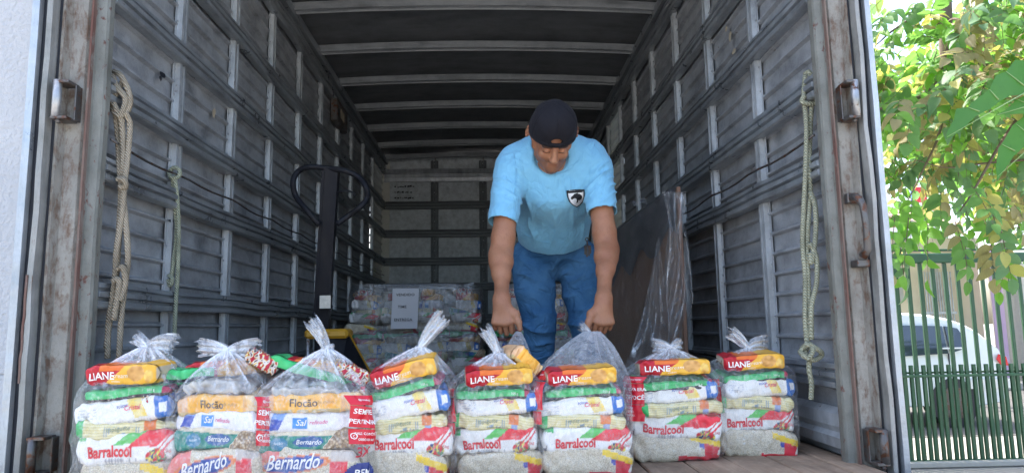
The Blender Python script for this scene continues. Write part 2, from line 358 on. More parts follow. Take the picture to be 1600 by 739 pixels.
# ------------------------------------------------------------------ rear frame posts with hinges
def post(s):
    KX=.70 if s>0 else .91
    X=XR-.048 if s>0 else XL+.05
    def ext(prof,mat,name,parent,z0=FZ-.16,z1=HC+.16,n=14,am=.003,seed=0):
        mb=MB(); mb.sweep(prof,(lambda a,b,i:(X+s*(a*KX+am*noise.noise((i*.55,seed,s))),b+am*noise.noise((i*.6,seed+5,s)),z0+(z1-z0)*i/(n-1)),n))
        return put(name,mb,mat,parent)
    P=ext([(0,2.235),(0,2.262),(.05,2.262),(.05,2.215),(.036,2.212),(.034,2.222),(.006,2.226)],M['post'],'door_post',T)
    ext([(.0345,2.211),(.036,2.196),(.042,2.194),(.044,2.211)],M['rustedge'],'rust_edge',P,seed=3,am=.0015)
    ext([(.052,2.214),(.052,2.29),(.122,2.29),(.122,2.165),(.112,2.163),(.105,2.196),(.06,2.205)],M['channel'],'post_channel',P,seed=1)
    ext([(.124,2.17),(.124,2.2),(.135,2.2),(.135,2.17)],M['rubber'],'rubber_seal',P,seed=2)
    D=ext([(.137,2.135),(.137,2.25),(.16,2.25),(.16,2.14),(.15,2.128)],M['trim'],'door_edge',P,seed=5,am=.006,n=24)
    ext([(.162,2.145),(.162,2.25),(.178,2.25),(.178,2.15)],M['rubber'],'rubber_seal',P,seed=6,am=.002)
    ext([(.179,2.13),(.179,2.16),(.194,3.3),(.204,3.3),(.196,2.12)],M['silver'],'folded_door',P,seed=7,am=.002)
    if s<0: ext([(.148,2.124),(.148,2.129),(.156,2.131),(.156,2.126)],M['rustedge'],'rust_stain',P,z0=FZ+.3,z1=FZ+.62,seed=9,am=.004)
    def hinge(z0,z1,mat_pin):
        h=MB(); 
        for z in (z0,z1):
            h.bbox(*sorted((X+s*.062*KX,X+s*.118*KX)),2.128,2.19,z-.005,z+.005,.002)
        h.bbox(*sorted((X+s*.058*KX,X+s*.064*KX)),2.165,2.2,z0,z1,.002)
        H=put('hinge',h,M['iron'],P)
        put('hinge_pin',MB().tube([(X+s*.104*KX,2.138,z0+.002),(X+s*.104*KX,2.138,z1+.004)],.013,12),mat_pin,P,smooth=True)
        put('hinge_bolt',MB().ball((X+s*.095*KX,2.14,z0-.010),(.009,.009,.008),8),M['iron'],P)
    if s>0:
        a=W(1330,185,2.15)[2]; b=W(1330,130,2.15)[2]; hinge(a,b,M['pin'])
        a=W(1375,724,2.15)[2]; b=W(1370,672,2.15)[2]; hinge(a,b,M['iron'])
        zt=W(1330,305,2.15)[2]; zb=W(1342,415,2.15)[2]; xx=X+.062
        L=put('door_latch_lever',MB().tube([(xx-.01,2.17,zt),(xx-.006,2.135,zt-.015),(xx,2.125,zt-.04),(xx+.004,2.125,(zt+zb)/2),(xx+.006,2.13,zb+.05),(xx,2.15,zb+.03)],[.011,.013,.011,.010,.012,.015],8),M['iron'],P,smooth=True)
        put('latch_plate',MB().bbox(xx-.022,xx+.02,2.172,2.198,zt-.022,zt+.012,.003),M['iron'],P); put('latch_plate',MB().bbox(xx-.018,xx+.022,2.15,2.198,zb-.004,zb+.02,.003),M['iron'],P)
    else:
        a=W(110,186,2.15)[2]; b=W(110,130,2.15)[2]; hinge(a,b,M['pin'])
        a=W(70,740,2.15)[2]; b=W(70,684,2.15)[2]; hinge(a,b,M['iron'])
    return P
M['rustedge']=metal_mat('flaking_rust',(.11,.05,.038),(.20,.17,.14),.8,.0,(9,9,2),rust=(.3,.28,.24),rustamt=.62)
post(-1); post(1)
put('door_header',MB().bbox(XL-.15,XR+.15,2.17,2.32,HC+.04,HC+.2,.006),M['channel'],T)
# ------------------------------------------------------------------ ropes
def rope_mat(name,c1,c2):
    t=NT(name); w=t.n('TexWave',wave_type='BANDS',bands_direction='DIAGONAL'); p=t.n('NewGeometry').outputs['Position']; t.set(w.inputs['Vector'],p)
    w.inputs['Scale'].default_value=60; w.inputs['Distortion'].default_value=2; n=t.noise(12,4,.6,p)
    c=t.mix(w.outputs['Fac'],c1,c2); c=t.mix(t.ramp(n,[(.4,0),(.7,.5)]),c,[x*.5 for x in c1])
    return t.done(t.bsdf(c,.9,0,t.bump(w.outputs['Fac'],.9,.004),.1))
M['rope']=rope_mat('beige_rope',(.30,.25,.18),(.52,.46,.36)); M['rope2']=rope_mat('pale_green_rope',(.33,.36,.25),(.55,.58,.44)); M['rope3']=rope_mat('grey_green_rope',(.27,.28,.2),(.47,.48,.36))
def spl(pts,n=8):
    P=[np.array(p,float) for p in pts]; P=[2*P[0]-P[1]]+P+[2*P[-1]-P[-2]]; o=[]
    for i in range(1,len(P)-2):
        for k in range(n):
            t=k/n; a,b,c,d=P[i-1:i+3]
            o.append(.5*((2*b)+(-a+c)*t+(2*a-5*b+4*c-d)*t*t+(-a+3*b-3*c+d)*t**3))
    o.append(P[-2]); return o
def rope(pxs,Y,dy=.0):
    return spl([W(a,b,Y+(q[0] if q else 0)+dy) for a,b,*q in pxs])
mb=MB()
for pts in ([(178,112),(190,120,-.02),(203,150,-.02),(200,172,-.02),(186,182,-.03),(176,168,-.02),(182,145,-.02),(192,128)],
            [(176,118,-.01),(182,135,-.03),(196,155,-.03),(188,178,-.03),(176,160,-.03)],
            [(180,172,-.02),(184,210),(186,250),(189,300),(187,340),(184,400),(180,450),(170,500),(168,560)],
            [(188,172,-.03),(192,215,-.01),(193,260,-.01),(192,300),(196,340,-.01),(200,400,-.01),(196,440),(190,490),(186,560)],
            [(196,176,-.03),(203,195,-.01),(200,240,-.01),(195,285,-.02),(191,330,-.02),(182,390,-.02),(180,430,-.01),(174,480),(166,545)],
            [(184,280,-.03),(194,282,-.04),(196,292,-.03),(186,292,-.03)],
            [(185,420,-.02),(192,418,-.03),(196,440,-.02),(188,470,-.02)],[(176,440,-.03),(183,436,-.03),(186,446,-.03),(178,500,-.02)]):
    mb.tube(rope(pts,2.33),.0095,8)
put('hanging_rope',mb,M['rope'],smooth=True,label='thick beige rope hung in long loops inside the left door post',cat='rope',loc=tuple(W(186,300,2.33)))
mb=MB()
for pts in ([(265,268),(272,262,-.01),(280,266,-.02),(279,276,-.02),(268,278,-.02),(264,270)],[(272,275,-.02),(276,300,-.01),(279,350),(278,420),(275,470),(272,530)],[(270,276,-.01),(272,310),(276,360,.01),(270,420,.01),(266,440,.01)],[(264,430),(269,436,-.01),(266,446),(263,436)]):
    mb.tube(rope(pts,2.79),.0085,8)
put('thin_rope',mb,M['rope2'],smooth=True,label='thin pale green rope knotted on the left wall cable',cat='rope',loc=tuple(W(275,400,2.79)))
mb=MB()
for pts in ([(1258,116,.01),(1264,113,-.01),(1268,125,-.01),(1268,160,-.02),(1266,200,-.01),(1264,260,-.01),(1266,300),(1262,360),(1262,420),(1264,470),(1262,520),(1260,548)],
            [(1258,118),(1256,150,-.01),(1260,200,-.02),(1258,280,-.01),(1256,320),(1254,380),(1258,430),(1258,500),(1262,545)],
            [(1262,150,-.03),(1274,152,-.03),(1272,162,-.03),(1254,160,-.03),(1256,150,-.03)],
            [(1266,300,-.01),(1274,325,-.02),(1274,370,-.02),(1268,410,-.02),(1266,395,-.02)],
            [(1264,380,-.02),(1275,400,-.02),(1276,440,-.02),(1268,480,-.02),(1268,530,-.01)],
            [(1252,546,-.02),(1262,538,-.04),(1278,546,-.04),(1284,554,-.02),(1272,562,-.03),(1256,556,-.04),(1250,548,-.02)],
            [(1264,536,-.03),(1270,548,-.05),(1262,560,-.04),(1258,548,-.02)],[(1266,555,-.02),(1264,575,-.01),(1268,600),(1267,624)]):
    mb.tube(rope(pts,2.34),.0088,8)
put('hanging_rope',mb,M['rope3'],smooth=True,label='grey green rope knotted low down inside the right door post',cat='rope',loc=tuple(W(1265,300,2.34)))
# ------------------------------------------------------------------ printed food packets
PI=math.pi
_txt={}
def text_geo(s,size=1.0,bold=.0,shear=0.0,sub=.25):
    key=(s,bold,shear,sub)
    if key not in _txt:
        cu=bpy.data.curves.new('lettering','FONT'); cu.body=s; cu.size=1; cu.offset=bold; cu.shear=shear; cu.align_x='CENTER'; cu.align_y='CENTER'; cu.resolution_u=2
        o=bpy.data.objects.new('lettering',cu); COL.objects.link(o); dg=bpy.context.evaluated_depsgraph_get(); dg.update()
        me=bpy.data.meshes.new_from_object(o.evaluated_get(dg)); COL.objects.unlink(o); bpy.data.objects.remove(o)
        bm=bmesh.new(); bm.from_mesh(me); bmesh.ops.triangulate(bm,faces=bm.faces[:])
        for _ in range(3):
            e=[e for e in bm.edges if e.calc_length()>sub]
            if e: bmesh.ops.subdivide_edges(bm,edges=e,cuts=1); bmesh.ops.triangulate(bm,faces=[f for f in bm.faces if len(f.verts)>3])
        bm.verts.index_update(); _txt[key]=([(v.co.x,v.co.y) for v in bm.verts],[[v.index for v in f.verts] for f in bm.faces]); bm.free(); bpy.data.meshes.remove(me)
    v,f=_txt[key]; return [(x*size,y*size) for x,y in v],f
def sp(x,e): return math.copysign(abs(x)**e,x)
class Pack:
    def __init__(s,L,H,D,seed=0,end=6,e=.55,wr=.5): s.L,s.H,s.D,s.seed,s.end,s.e,s.wr=L,H,D,seed,end,e,wr; s.bend=0
    def P(s,u,a):
        L,H,D=s.L,s.H,s.D; k=(max(0,1-abs(u)**s.end))**.45; kh=.10+.90*k; kd=.72+.28*k
        c,sn=math.cos(a),math.sin(a); x=u*L/2; y=-sp(c,s.e)*D/2*kd; z=sp(sn,s.e)*H/2*kh
        q=Vector((x*26+s.seed*7.3,y*14,z*30+s.seed)); w=noise.noise(q)*.0036*s.wr+noise.noise(q*2.3)*.0018*s.wr
        fold=math.sin((z*55/ (H*12+.4)+u*9)*2+4*noise.noise((x*12,z*20,s.seed)))*.0016*s.wr*(abs(u)**2*2+.25)
        w+=fold
        n=Vector((0,-c*abs(c)**.2,sn)); 
        z+=.006*s.wr*noise.noise((x*9,s.seed,0))+s.bend*(x*x-.004)*(1 if 1 else 0)
        return Vector((x,y,z))+n*w
    def N(s,u,a):
        d=.01; p=s.P(u,a); n=(s.P(min(u+d,1),a)-s.P(max(u-d,-1),a)).cross(s.P(u,a+d)-s.P(u,a-d)); return n.normalized()
    def front(s,u,v,off=.001):
        "u,v in [-1,1] on the face turned to the viewer"
        a=math.asin(max(-1,min(1,sp(max(-.97,min(.97,v)),1/s.e)))); p=s.P(u,a); n=s.N(u,a)
        if n.y>0: n=-n
        return p+n*off
def build_pack(name,pk,paint,mat,lets,nx=90,na=40):
    v=[];col=[]; e1=1/pk.e
    fz=[-.93+1.86*k/21 for k in range(22)]; AN=[math.asin(sp(q,e1)) for q in fz]
    tp=[.9,.6,.2,-.3,-.8]; AN+=[math.acos(sp(q,e1)) for q in tp]
    bk=[.93,.5,0,-.5,-.93]; AN+=[PI-math.asin(sp(q,e1)) for q in bk]; AN+=[2*PI-math.acos(sp(q,e1)) for q in tp[::-1]]
    na=len(AN)
    for i in range(nx+1):
        u=-1+2*i/nx; u=math.copysign(abs(u)**.85,u)
        for a in AN:
            p=pk.P(u,a); v.append(p); vv=p.z/(pk.H/2); fr=p.y<0
            col.append(paint(u,max(-1,min(1,vv)),fr,p))
    f=[(i*na+j,(i+1)*na+j,(i+1)*na+(j+1)%na,i*na+(j+1)%na) for i in range(nx) for j in range(na)]
    me=bpy.data.meshes.new(name); me.from_pydata(v,[],f+[tuple(range(na)),tuple(nx*na+j for j in range(na-1,-1,-1))]); fixn(me)
    at=me.color_attributes.new('Col','FLOAT_COLOR','POINT')
    arr=np.array([tuple(c)+((1,) if len(c)==3 else ()) for c in col],dtype=np.float32).ravel(); at.data.foreach_set('color',arr)
    me.materials.append(mat); me.shade_smooth()
    ls=[]
    for (s,size,u0,v0,colr,kw) in lets:
        k2={k:kw[k] for k in kw if k in('bold','shear')}
        tv,tf=text_geo(s,size,sub=.22,**k2); sl=kw.get('slope',0); sx=kw.get('sx',1); cur=kw.get('curve',0); o=[]
        for x,y in tv:
            x*=sx; uu=u0+x/(pk.L/2); vv=v0+(y+sl*x+cur*x*x)/(pk.H/2); o.append(pk.front(uu,vv,kw.get('off',.0014)))
        lm=bpy.data.meshes.new('lettering'); lm.from_pydata(o,[],tf); lm.materials.append(ink(colr)); ls.append(lm)
    return me,ls
_ink={}
def ink(c):
    if c not in _ink: _ink[c]=plain('ink',c,.35,0,.05)
    return _ink[c]
def pack_mat():
    t=NT('printed_film'); at=t.n('VertexColor',layer_name='Col'); p=t.coord()
    v=t.n('TexVoronoi'); v.inputs['Scale'].default_value=330; t.set(v.inputs['Vector'],p); 
    grain=t.mix(t.ramp(v.outputs['Distance'],[(.15,0),(.75,1)]),(.80,.74,.60),(.50,.43,.31))
    vb=t.n('TexVoronoi'); vb.inputs['Scale'].default_value=130; t.set(vb.inputs['Vector'],p)
    bean=t.mix(t.ramp(vb.outputs['Distance'],[(.1,0),(.6,1)]),(.66,.52,.36),(.25,.17,.10))
    al=at.outputs['Alpha']
    c=t.mix(t.math('LESS_THAN',al,.75),at.outputs['Color'],grain); c=t.mix(t.math('LESS_THAN',al,.25),c,bean)
    n=t.noise(40,4,.6,p,.5); n2=t.noise(13,3,.5,p,1.0)
    nn=t.bump(t.math('ADD',n,t.math('MULTIPLY',n2,1.5)),.4,.006)
    gl=t.bump(v.outputs['Distance'],.06,.002,nn)
    x=t.bsdf(c,.36,0,gl,.3); return t.done(x)
M['print']=pack_mat()
WHT=(.80,.79,.76); RED=(.52,.015,.03); GRN=(.05,.42,.12); YEL=(.85,.60,.05); BLU=(.03,.16,.52); ORG=(.80,.38,.05); DGR=(.02,.16,.12); CRM=(.74,.68,.45); NAV=(.02,.04,.2)
def nz(p,f=30,s=0): return noise.noise((p.x*f+s,p.z*f,p.y*f*.5))
def sm(t): return max(0,min(1,t))
def mixc(a,b,t): t=sm(t); return tuple(a[i]*(1-t)+b[i]*t for i in range(3))
def p_biscuit(u,v,fr,p):
    if abs(u)>.97: return (.5,.42,.3)
    e=-.15+.28*v+.06*math.sin(v*3)
    if u<e:
        c=(.48,.02,.03); 
        if v>.45 and -.55<u: c=(.72,.16,.03)
        return mixc(c,(.34,.012,.02),(v<-.2)*.6)
    c=(.78,.42,.05)
    b=((u-.45)/.24)**2+((v-.1)/.75)**2
    if b<1: c=mixc((.72,.40,.13),(.50,.24,.07),.5+.8*nz(p,90))
    b2=((u-.80)/.12)**2+((v+.2)/.6)**2
    if b2<1: c=mixc((.80,.55,.14),(.6,.3,.08),.5+.8*nz(p,80))
    return c
def p_green(u,v,fr,p):
    if v<-.35+.2*math.sin(u*3): return (.03,.025,.03)
    if u>.86: return (.42,.03,.08)
    return mixc((.03,.38,.10),(.10,.58,.22),.5+nz(p,40))
def p_sugar(u,v,fr,p):
    if u>.70: return BLU if not(abs(v)<.35 and .8<u<.93) else WHT
    if .22<u+.1*v<.50 and v>-.55: return mixc(YEL,(.80,.68,.30),.5+nz(p,50))
    if v<-.72 and -.5<u<.6 and int((u+2)*60)%2: return (.55,.55,.6)
    if -.9<u<-.5 and -.3<v<.5 and int((v+2)*9)%2 and nz(p,140)>-.1: return (.5,.52,.58)
    if abs(u)>.965: return (.6,.6,.6)
    return WHT
def p_pasta(u,v,fr,p):
    if u<-.82: return GRN
    if .38<u<.62 and v>-.1: return (.72,.20,.06)
    if .44<u<.60 and v<-.1: return (.3,.38,.6)
    c=mixc((.76,.70,.42),(.62,.54,.26),.5+.9*math.sin(p.z*900+nz(p,20)*5))
    if -.4<u<.3 and abs(v+.1)<.5 and int((u+2)*45)%2==0 and nz(p,60)>-.1: return (.25,.33,.38)
    return c
def p_barral(u,v,fr,p):
    d=u-.45*v
    if v>.22 and -.32<d<.02: return (.12,.50,.12)
    if v>.02 and .02<=d<.62: return (.78,.05,.07)
    if v>.55 and u<-.75: return GRN
    if v>-.5 and .70<u-.3*v<.74: return (.65,.08,.08)
    if v>-.5 and .80<u-.3*v<.86: return (.70,.06,.08)
    w=((u-.62)/.20)**2+((v+.55)/.42)**2
    if w<1:
        q=nz(p,85,3)
        return NAV if q<-.25 else (.75,.6,.1) if q<-.05 else (.1,.25,.12) if q<.15 else (.6,.05,.06)
    if v<-.55 and int((u+2)*50)%3==0 and nz(p,30)>0: return (.4,.4,.42)
    if u<-.9 and nz(p,60)>0: return (.15,.16,.2)
    return WHT
def p_rice(u,v,fr,p):
    if v<-.55 and u>.0: return (.70,.04,.06)
    if u>.60 and v<.25-.9*(u-.6): return (.66,.05,.07) if nz(p,25)>-.25 else (.75,.70,.62)
    e=v-(.55-.8*(u-.35))
    if u>.30 and -.15<e<.28: return YEL
    if u>.5 and -.48<e<=-.15: return (.08,.10,.42)
    return (.75,.7,.6,.5)
def p_blueoval(u,v,fr,p):
    e=((u+.18-.0*v)/.62)**2+((v-.38-.35*u)/.33)**2
    if e<.8: return (.03,.09,.36)
    if e<1.15: return (.75,.25,.10)
    if u<-.82 and v<.0: return RED
    if u<-.45 and v>.0: return (.72,.22,.2)
    if .48<u<.80 and v<.55: return (.75,.06,.09)
    if u>.48 and v>=.55: return (.55,.5,.45)
    if -.6<u<-.35 and -.75<v<-.6: return (.04,.05,.12)
    return (.75,.7,.6,.5)
def p_bean(u,v,fr,p):
    if u>.40+.2*v and u<.95: return (.6,.5,.4,.1)
    if v>.42-.25*u: return mixc((.76,.68,.50),(.6,.5,.36),.5+nz(p,90))
    if ((u-.02)/.28)**2+((v+.05)/.42)**2<1: return (.04,.12,.32)
    if ((u+.52)/.16)**2+((v+.1)/.5)**2<1: return (.05,.22,.36)
    return mixc((.02,.20,.16),(.04,.28,.22),.5+nz(p,40))
def p_bluesq(u,v,fr,p):
    if -.80<u-.1*v<-.56 and v>-.6: return (.05,.10,.45) if v<.4 else (.2,.35,.7)
    if -.35<u<-.08 and abs(v)<.5: return (.06,.28,.66)
    return (.78,.78,.82)
def p_corn(u,v,fr,p):
    if v<-.55 and nz(p,60)>-.1: return (.55,.42,.2)
    if u>.6: return mixc((.86,.62,.3),(.72,.36,.1),.5+nz(p,30))
    if u<-.7: return mixc((.80,.5,.28),(.62,.36,.18),.5+nz(p,60))
    return mixc((.82,.38,.04),(.88,.5,.10),.5+nz(p,30))
def p_coffee(u,v,fr,p):
    return mixc((.20,.20,.20),(.55,.52,.46),.45+1.2*nz(p,22))
def p_snack(u,v,fr,p):
    q=nz(p,75); return (.42,.02,.05) if q>.12 else (.62,.45,.10) if q>.0 else (.66,.60,.56) if q>-.34 else (.15,.10,.08)
def p_dark(u,v,fr,p):
    return mixc((.12,.10,.07),(.5,.42,.3),.5+nz(p,40))
TD={'biscuit':(.235,.062,.12,p_biscuit,[('LIANE',.031,-.50,-.12,(.85,.82,.8),dict(bold=.018)),('cream',.020,.02,-.05,(.85,.78,.6),dict(shear=.2)),('crackers',.008,-.1,-.6,(.85,.8,.7),{})]),
'greenpack':(.235,.034,.15,p_green,[('500 g',.010,.6,.2,(.8,.85,.8),{})]),
'sugar':(.265,.062,.18,p_sugar,[('açúcar',.011,.05,.42,(.04,.12,.5),dict(bold=.01)),('Cristal',.0165,.24,.20,(.7,.03,.12),dict(bold=.015,shear=.25)),('1kg',.010,-.72,-.1,(.3,.3,.32),{})]),
'pasta':(.26,.046,.17,p_pasta,[('espaguete',.015,-.12,.25,(.25,.3,.2),dict(bold=.01)),('massa com ovos',.010,.12,-.55,(.3,.25,.1),{})]),
'barral':(.275,.080,.18,p_barral,[('Barralcool',.036,-.28,-.16,(.68,.015,.03),dict(bold=.035,sx=.80)),('açúcar cristal',.010,-.2,-.62,(.35,.35,.4),{}),('5kg',.012,.86,-.3,(.6,.05,.06),{})]),
'rice':(.27,.086,.19,p_rice,[]),
'blueoval':(.285,.092,.19,p_blueoval,[('Bernardo',.036,-.20,.36,(.82,.82,.84),dict(bold=.012,shear=.3,slope=.11)),('ALIMENTOS',.020,-.06,-.22,(.03,.05,.25),dict(bold=.012,slope=.10,sx=1.15)),('sabor',.017,.64,-.1,(.85,.7,.7),dict(shear=.3))]),
'bean':(.28,.064,.18,p_bean,[('Bernardo',.017,.02,-.05,(.8,.84,.85),dict(bold=.01,shear=.3)),('feijão',.010,-.52,-.05,(.7,.8,.85),{})]),
'bluesq':(.275,.056,.18,p_bluesq,[('Sal',.022,-.21,.0,(.85,.86,.9),dict(bold=.01,shear=.3)),('refinado',.014,.12,.05,(.65,.08,.25),dict(bold=.01,shear=.25))]),
'corn':(.26,.052,.17,p_corn,[('Flocão',.027,-.12,.05,(.06,.035,.02),dict(bold=.012)),('de milho',.012,.30,.1,(.45,.25,.05),{})]),
'coffee':(.20,.046,.14,p_coffee,[]),'snack':(.17,.06,.12,p_snack,[]),'dark':(.25,.05,.15,p_dark,[])}
DESC={'biscuit':('biscuit_packet','red and yellow biscuit packet','biscuit packet'),
'greenpack':('coffee_packet','slim shiny green packet','food packet'),
'sugar':('sugar_packet','white sugar packet with blue end','sugar packet'),
'pasta':('pasta_packet','pale yellow spaghetti packet','pasta packet'),
'barral':('sugar_sack','white sugar sack with red lettering','sugar sack'),
'rice':('rice_sack','clear rice sack with red corner','rice sack'),
'blueoval':('rice_sack','rice sack with a blue oval','rice sack'),
'bean':('bean_packet','dark teal bean packet','bean packet'),
'bluesq':('salt_packet','white packet with two blue squares','salt packet'),
'corn':('cornmeal_packet','orange cornmeal packet','cornmeal packet'),
'coffee':('foil_packet','small crumpled grey foil packet','food packet'),
'snack':('snack_packet','red and yellow snack packet','snack packet'),
'dark':('food_packet','dull brown food packet','food packet')}
_lib={}
def lib(k,var=0):
    if (k,var) not in _lib:
        L,H,D,pf,lets=TD[k]; pk=Pack(L,H,D,seed=var*3+hash_(k),end={'biscuit':16,'snack':3.5,'coffee':3.5,'rice':11,'barral':14,'blueoval':12}.get(k,13),e=.28 if k=='biscuit' else .36,wr=1.0 if k not in('snack','coffee') else 2.2)
        pk.bend=(-.22,.05,-.35,.15)[var%4] if k!='biscuit' else 0
        _lib[(k,var)]=build_pack(DESC[k][0],pk,pf,M['print'],lets)
    return _lib[(k,var)]
def hash_(k): return sum(ord(c)*(i+1) for i,c in enumerate(k))%37
def place_pack(k,loc,rot=(0,0,0),sc=(1,1,1),var=0,where='',group=None,label=None,low=False):
    me,ls=lib(k,var); nm,ds,cat=DESC[k]
    o=bpy.data.objects.new(nm,me); COL.objects.link(o); o.location=loc; o.rotation_euler=rot; o.scale=sc
    tag(o,label or (ds+' '+where),cat,group)
    if not low:
        for lm in ls: c=bpy.data.objects.new('lettering',lm); COL.objects.link(c); c.parent=o
    return o
# ------------------------------------------------------------------ clear carrier bags
def film_mat(name,tint=(.82,.86,.9),base=.015,gain=2.0):
    t=NT(name); at=t.n('VertexColor',layer_name='Milk'); p=t.coord()
    mp=t.n('Mapping'); t.set(mp.inputs[0],p); mp.inputs['Scale'].default_value=(1.6,1.6,.7)
    n=t.noise(22,5,.6,mp,1.2); n2=t.noise(70,4,.65,p,.8)
    h=t.math('ADD',n,t.math('MULTIPLY',n2,.35)); nn=t.bump(h,1.0,.012)
    cr=t.ramp(t.math('ABSOLUTE',t.math('SUBTRACT',n,.5)),[(.0,1),(.022,0)])  # thin whitened crease lines, highlights painted into the film
    lw=t.n('LayerWeight'); lw.inputs[0].default_value=.25; t.set(lw.inputs['Normal'],nn)
    f=t.math('ADD',t.math('MULTIPLY',at.outputs['Color'],t.ramp(n,[(.32,.25),(.62,1.35)])),base)
    f=t.math('ADD',f,t.math('MULTIPLY',lw.outputs['Fresnel'],.10*gain))
    f=t.math('ADD',f,t.math('MULTIPLY',cr,.16*gain)); x=t.n('Clamp'); t.set(x.inputs[0],f); x.inputs[2].default_value=.92
    gl=t.n('BsdfGlossy'); gl.inputs['Roughness'].default_value=.07; t.set(gl.inputs['Normal'],nn); gl.inputs['Color'].default_value=(1,1,1,1)
    df=t.n('BsdfDiffuse'); df.inputs['Color'].default_value=tint+(1,); t.set(df.inputs['Normal'],nn)
    tl=t.n('BsdfTranslucent'); tl.inputs['Color'].default_value=tint+(1,)
    m1=t.n('MixShader'); m1.inputs[0].default_value=.4; t.t.links.new(df.outputs[0],m1.inputs[1]); t.t.links.new(tl.outputs[0],m1.inputs[2])
    m2=t.n('MixShader'); m2.inputs[0].default_value=.5; t.t.links.new(m1.outputs[0],m2.inputs[1]); t.t.links.new(gl.outputs[0],m2.inputs[2])
    tr=t.n('BsdfTransparent'); m3=t.n('MixShader'); t.t.links.new(x.outputs[0],m3.inputs[0]); t.t.links.new(tr.outputs[0],m3.inputs[1]); t.t.links.new(m2.outputs[0],m3.inputs[2])
    # thin glossy coat
    g2=t.n('BsdfGlossy'); g2.inputs['Roughness'].default_value=.05; t.set(g2.inputs['Normal'],nn)
    m4_=t.n('MixShader'); t.set(m4_.inputs[0],t.ramp(n2,[(.50,.006),(.66,.10*gain)])); t.t.links.new(m3.outputs[0],m4_.inputs[1]); t.t.links.new(g2.outputs[0],m4_.inputs[2])
    return t.done(m4_.outputs[0])
M['film']=film_mat('clear_plastic_film'); M['wrap']=film_mat('stretch_wrap',(.72,.75,.78),.05,1.5); M['dimwrap']=film_mat('dim_dusty_stretch_wrap',(.22,.225,.235),.30,1.8)  # dusty wrap also tinted dark grey, painting shade over the pallet loads
def milk(me,vals):
    at=me.color_attributes.new('Milk','FLOAT_COLOR','POINT'); a=np.ones((len(vals),4),np.float32); a[:,0]=a[:,1]=a[:,2]=np.array(vals); at.data.foreach_set('color',a.ravel())
class Film:
    def __init__(s,c,w,d,zc,knot,seed=0,yaw=0,bulge=.0,pw=1.45,kr=.016,lean=0):
        s.c=Vector(c); s.w=w/2+.019; s.d=d/2+.014; s.zc=zc; s.k=Vector(knot); s.seed=seed; s.yaw=yaw; s.bulge=bulge; s.pw=pw; s.kr=kr; s.lean=lean
        s.zs=.80*zc
    def P(s,a,t):
        "a angle (-pi/2 faces viewer), t 0 floor .. 1 knot"
        K=s.k.z; z=t*K; zs=s.zs; tau=max(0,(z-zs)/(K-zs)); rho=1-tau**s.pw
        c,sn=math.cos(a),math.sin(a); e=.38+.62*tau
        bot=1-.16*max(0,1-z/.035)**1.5
        rx=s.w*bot*(1+s.bulge*math.sin(min(1,z/zs)*math.pi)); ry=s.d*bot
        x=sp(c,e)*rx; y=sp(sn,e)*ry
        cr=math.cos(s.yaw); sr=math.sin(s.yaw); x,y=x*cr-y*sr,x*sr+y*cr
        pl=1+(.04+.16*tau)*tau*(math.sin(13*a+s.seed)+.6*math.sin(23*a+s.seed*2+t*4))
        q=1+.05*noise.noise((c*2.2+s.seed,sn*2.2,z*16))+.022*noise.noise((c*6+s.seed,sn*6,z*40))+.018*max(0,noise.noise((c*12+s.seed,sn*12,z*22)))
        x=(x*rho*pl+ s.kr*c*(1-rho))*q; y=(y*rho*pl+s.kr*sn*(1-rho))*q
        m=tau**1.5*(1-.0)
        return Vector((s.c.x+x+s.k.x*m+s.lean*z,s.c.y+y+s.k.y*m,s.c.z+z+.003))
    def mesh(s,na=180,nt=64):
        v=[];mk=[]
        for i in range(nt+1):
            t=i/nt; z=t*s.k.z; tau=max(0,(z-s.zs)/(s.k.z-s.zs))
            for j in range(na):
                a=2*math.pi*j/na; v.append(s.P(a,t)); mk.append(.015+.26*tau+.45*tau**3+(.08+.55*tau)*tau**.5*max(0,math.sin(13*a+s.seed+.8*math.sin(5*a)))**6+.35*tau*max(0,math.sin(23*a+s.seed*2+3*t))**8+.10*max(0,noise.noise((math.cos(a)*5+s.seed,math.sin(a)*5,z*25))))
        f=[(i*na+j,i*na+(j+1)%na,(i+1)*na+(j+1)%na,(i+1)*na+j) for i in range(nt) for j in range(na)]
        f.append(tuple(range(na-1,-1,-1))); return v,f,mk
def tail_mesh(base,dirs,L,w0,w1,seed,na=42,nt=22,curl=.0):
    "gathered film tail that leaves the knot along dirs and opens like a ribbon"
    v=[];mk=[]; d0=Vector(dirs[0]).normalized(); d1=Vector(dirs[1]).normalized(); p=Vector(base)
    for i in range(nt+1):
        t=i/nt; d=(d0*(1-t)+d1*t).normalized(); side=d.cross(Vector((0,1,0))); 
        if side.length<.1: side=Vector((1,0,0))
        side.normalize(); up=side.cross(d).normalized(); wd=w0+(w1*1.45-w0)*t**.6; th=.011*(1-t)+.006+.007*t
        for j in range(na):
            a=2*math.pi*j/na; pl=1+.35*t*math.sin(5*a+seed+3*t)+.3*noise.noise((math.cos(a)*2+seed,math.sin(a)*2,t*5))
            r=side*(math.cos(a)*wd)+up*(math.sin(a)*th*pl+ .010*t*math.sin(math.cos(a)*9+seed+2*t))
            ex=d*(L/nt*.0+ (.028*noise.noise((math.cos(a)*4,math.sin(a)*1.5+seed,2)) if i==nt else 0))
            v.append(p+r+ex); mk.append(.50-.32*t+.35*max(0,math.sin(7*a+seed))**3)
        p=p+d*(L/nt)
    f=[(i*na+j,i*na+(j+1)%na,(i+1)*na+(j+1)%na,(i+1)*na+j) for i in range(nt) for j in range(na)]
    return v,f,mk
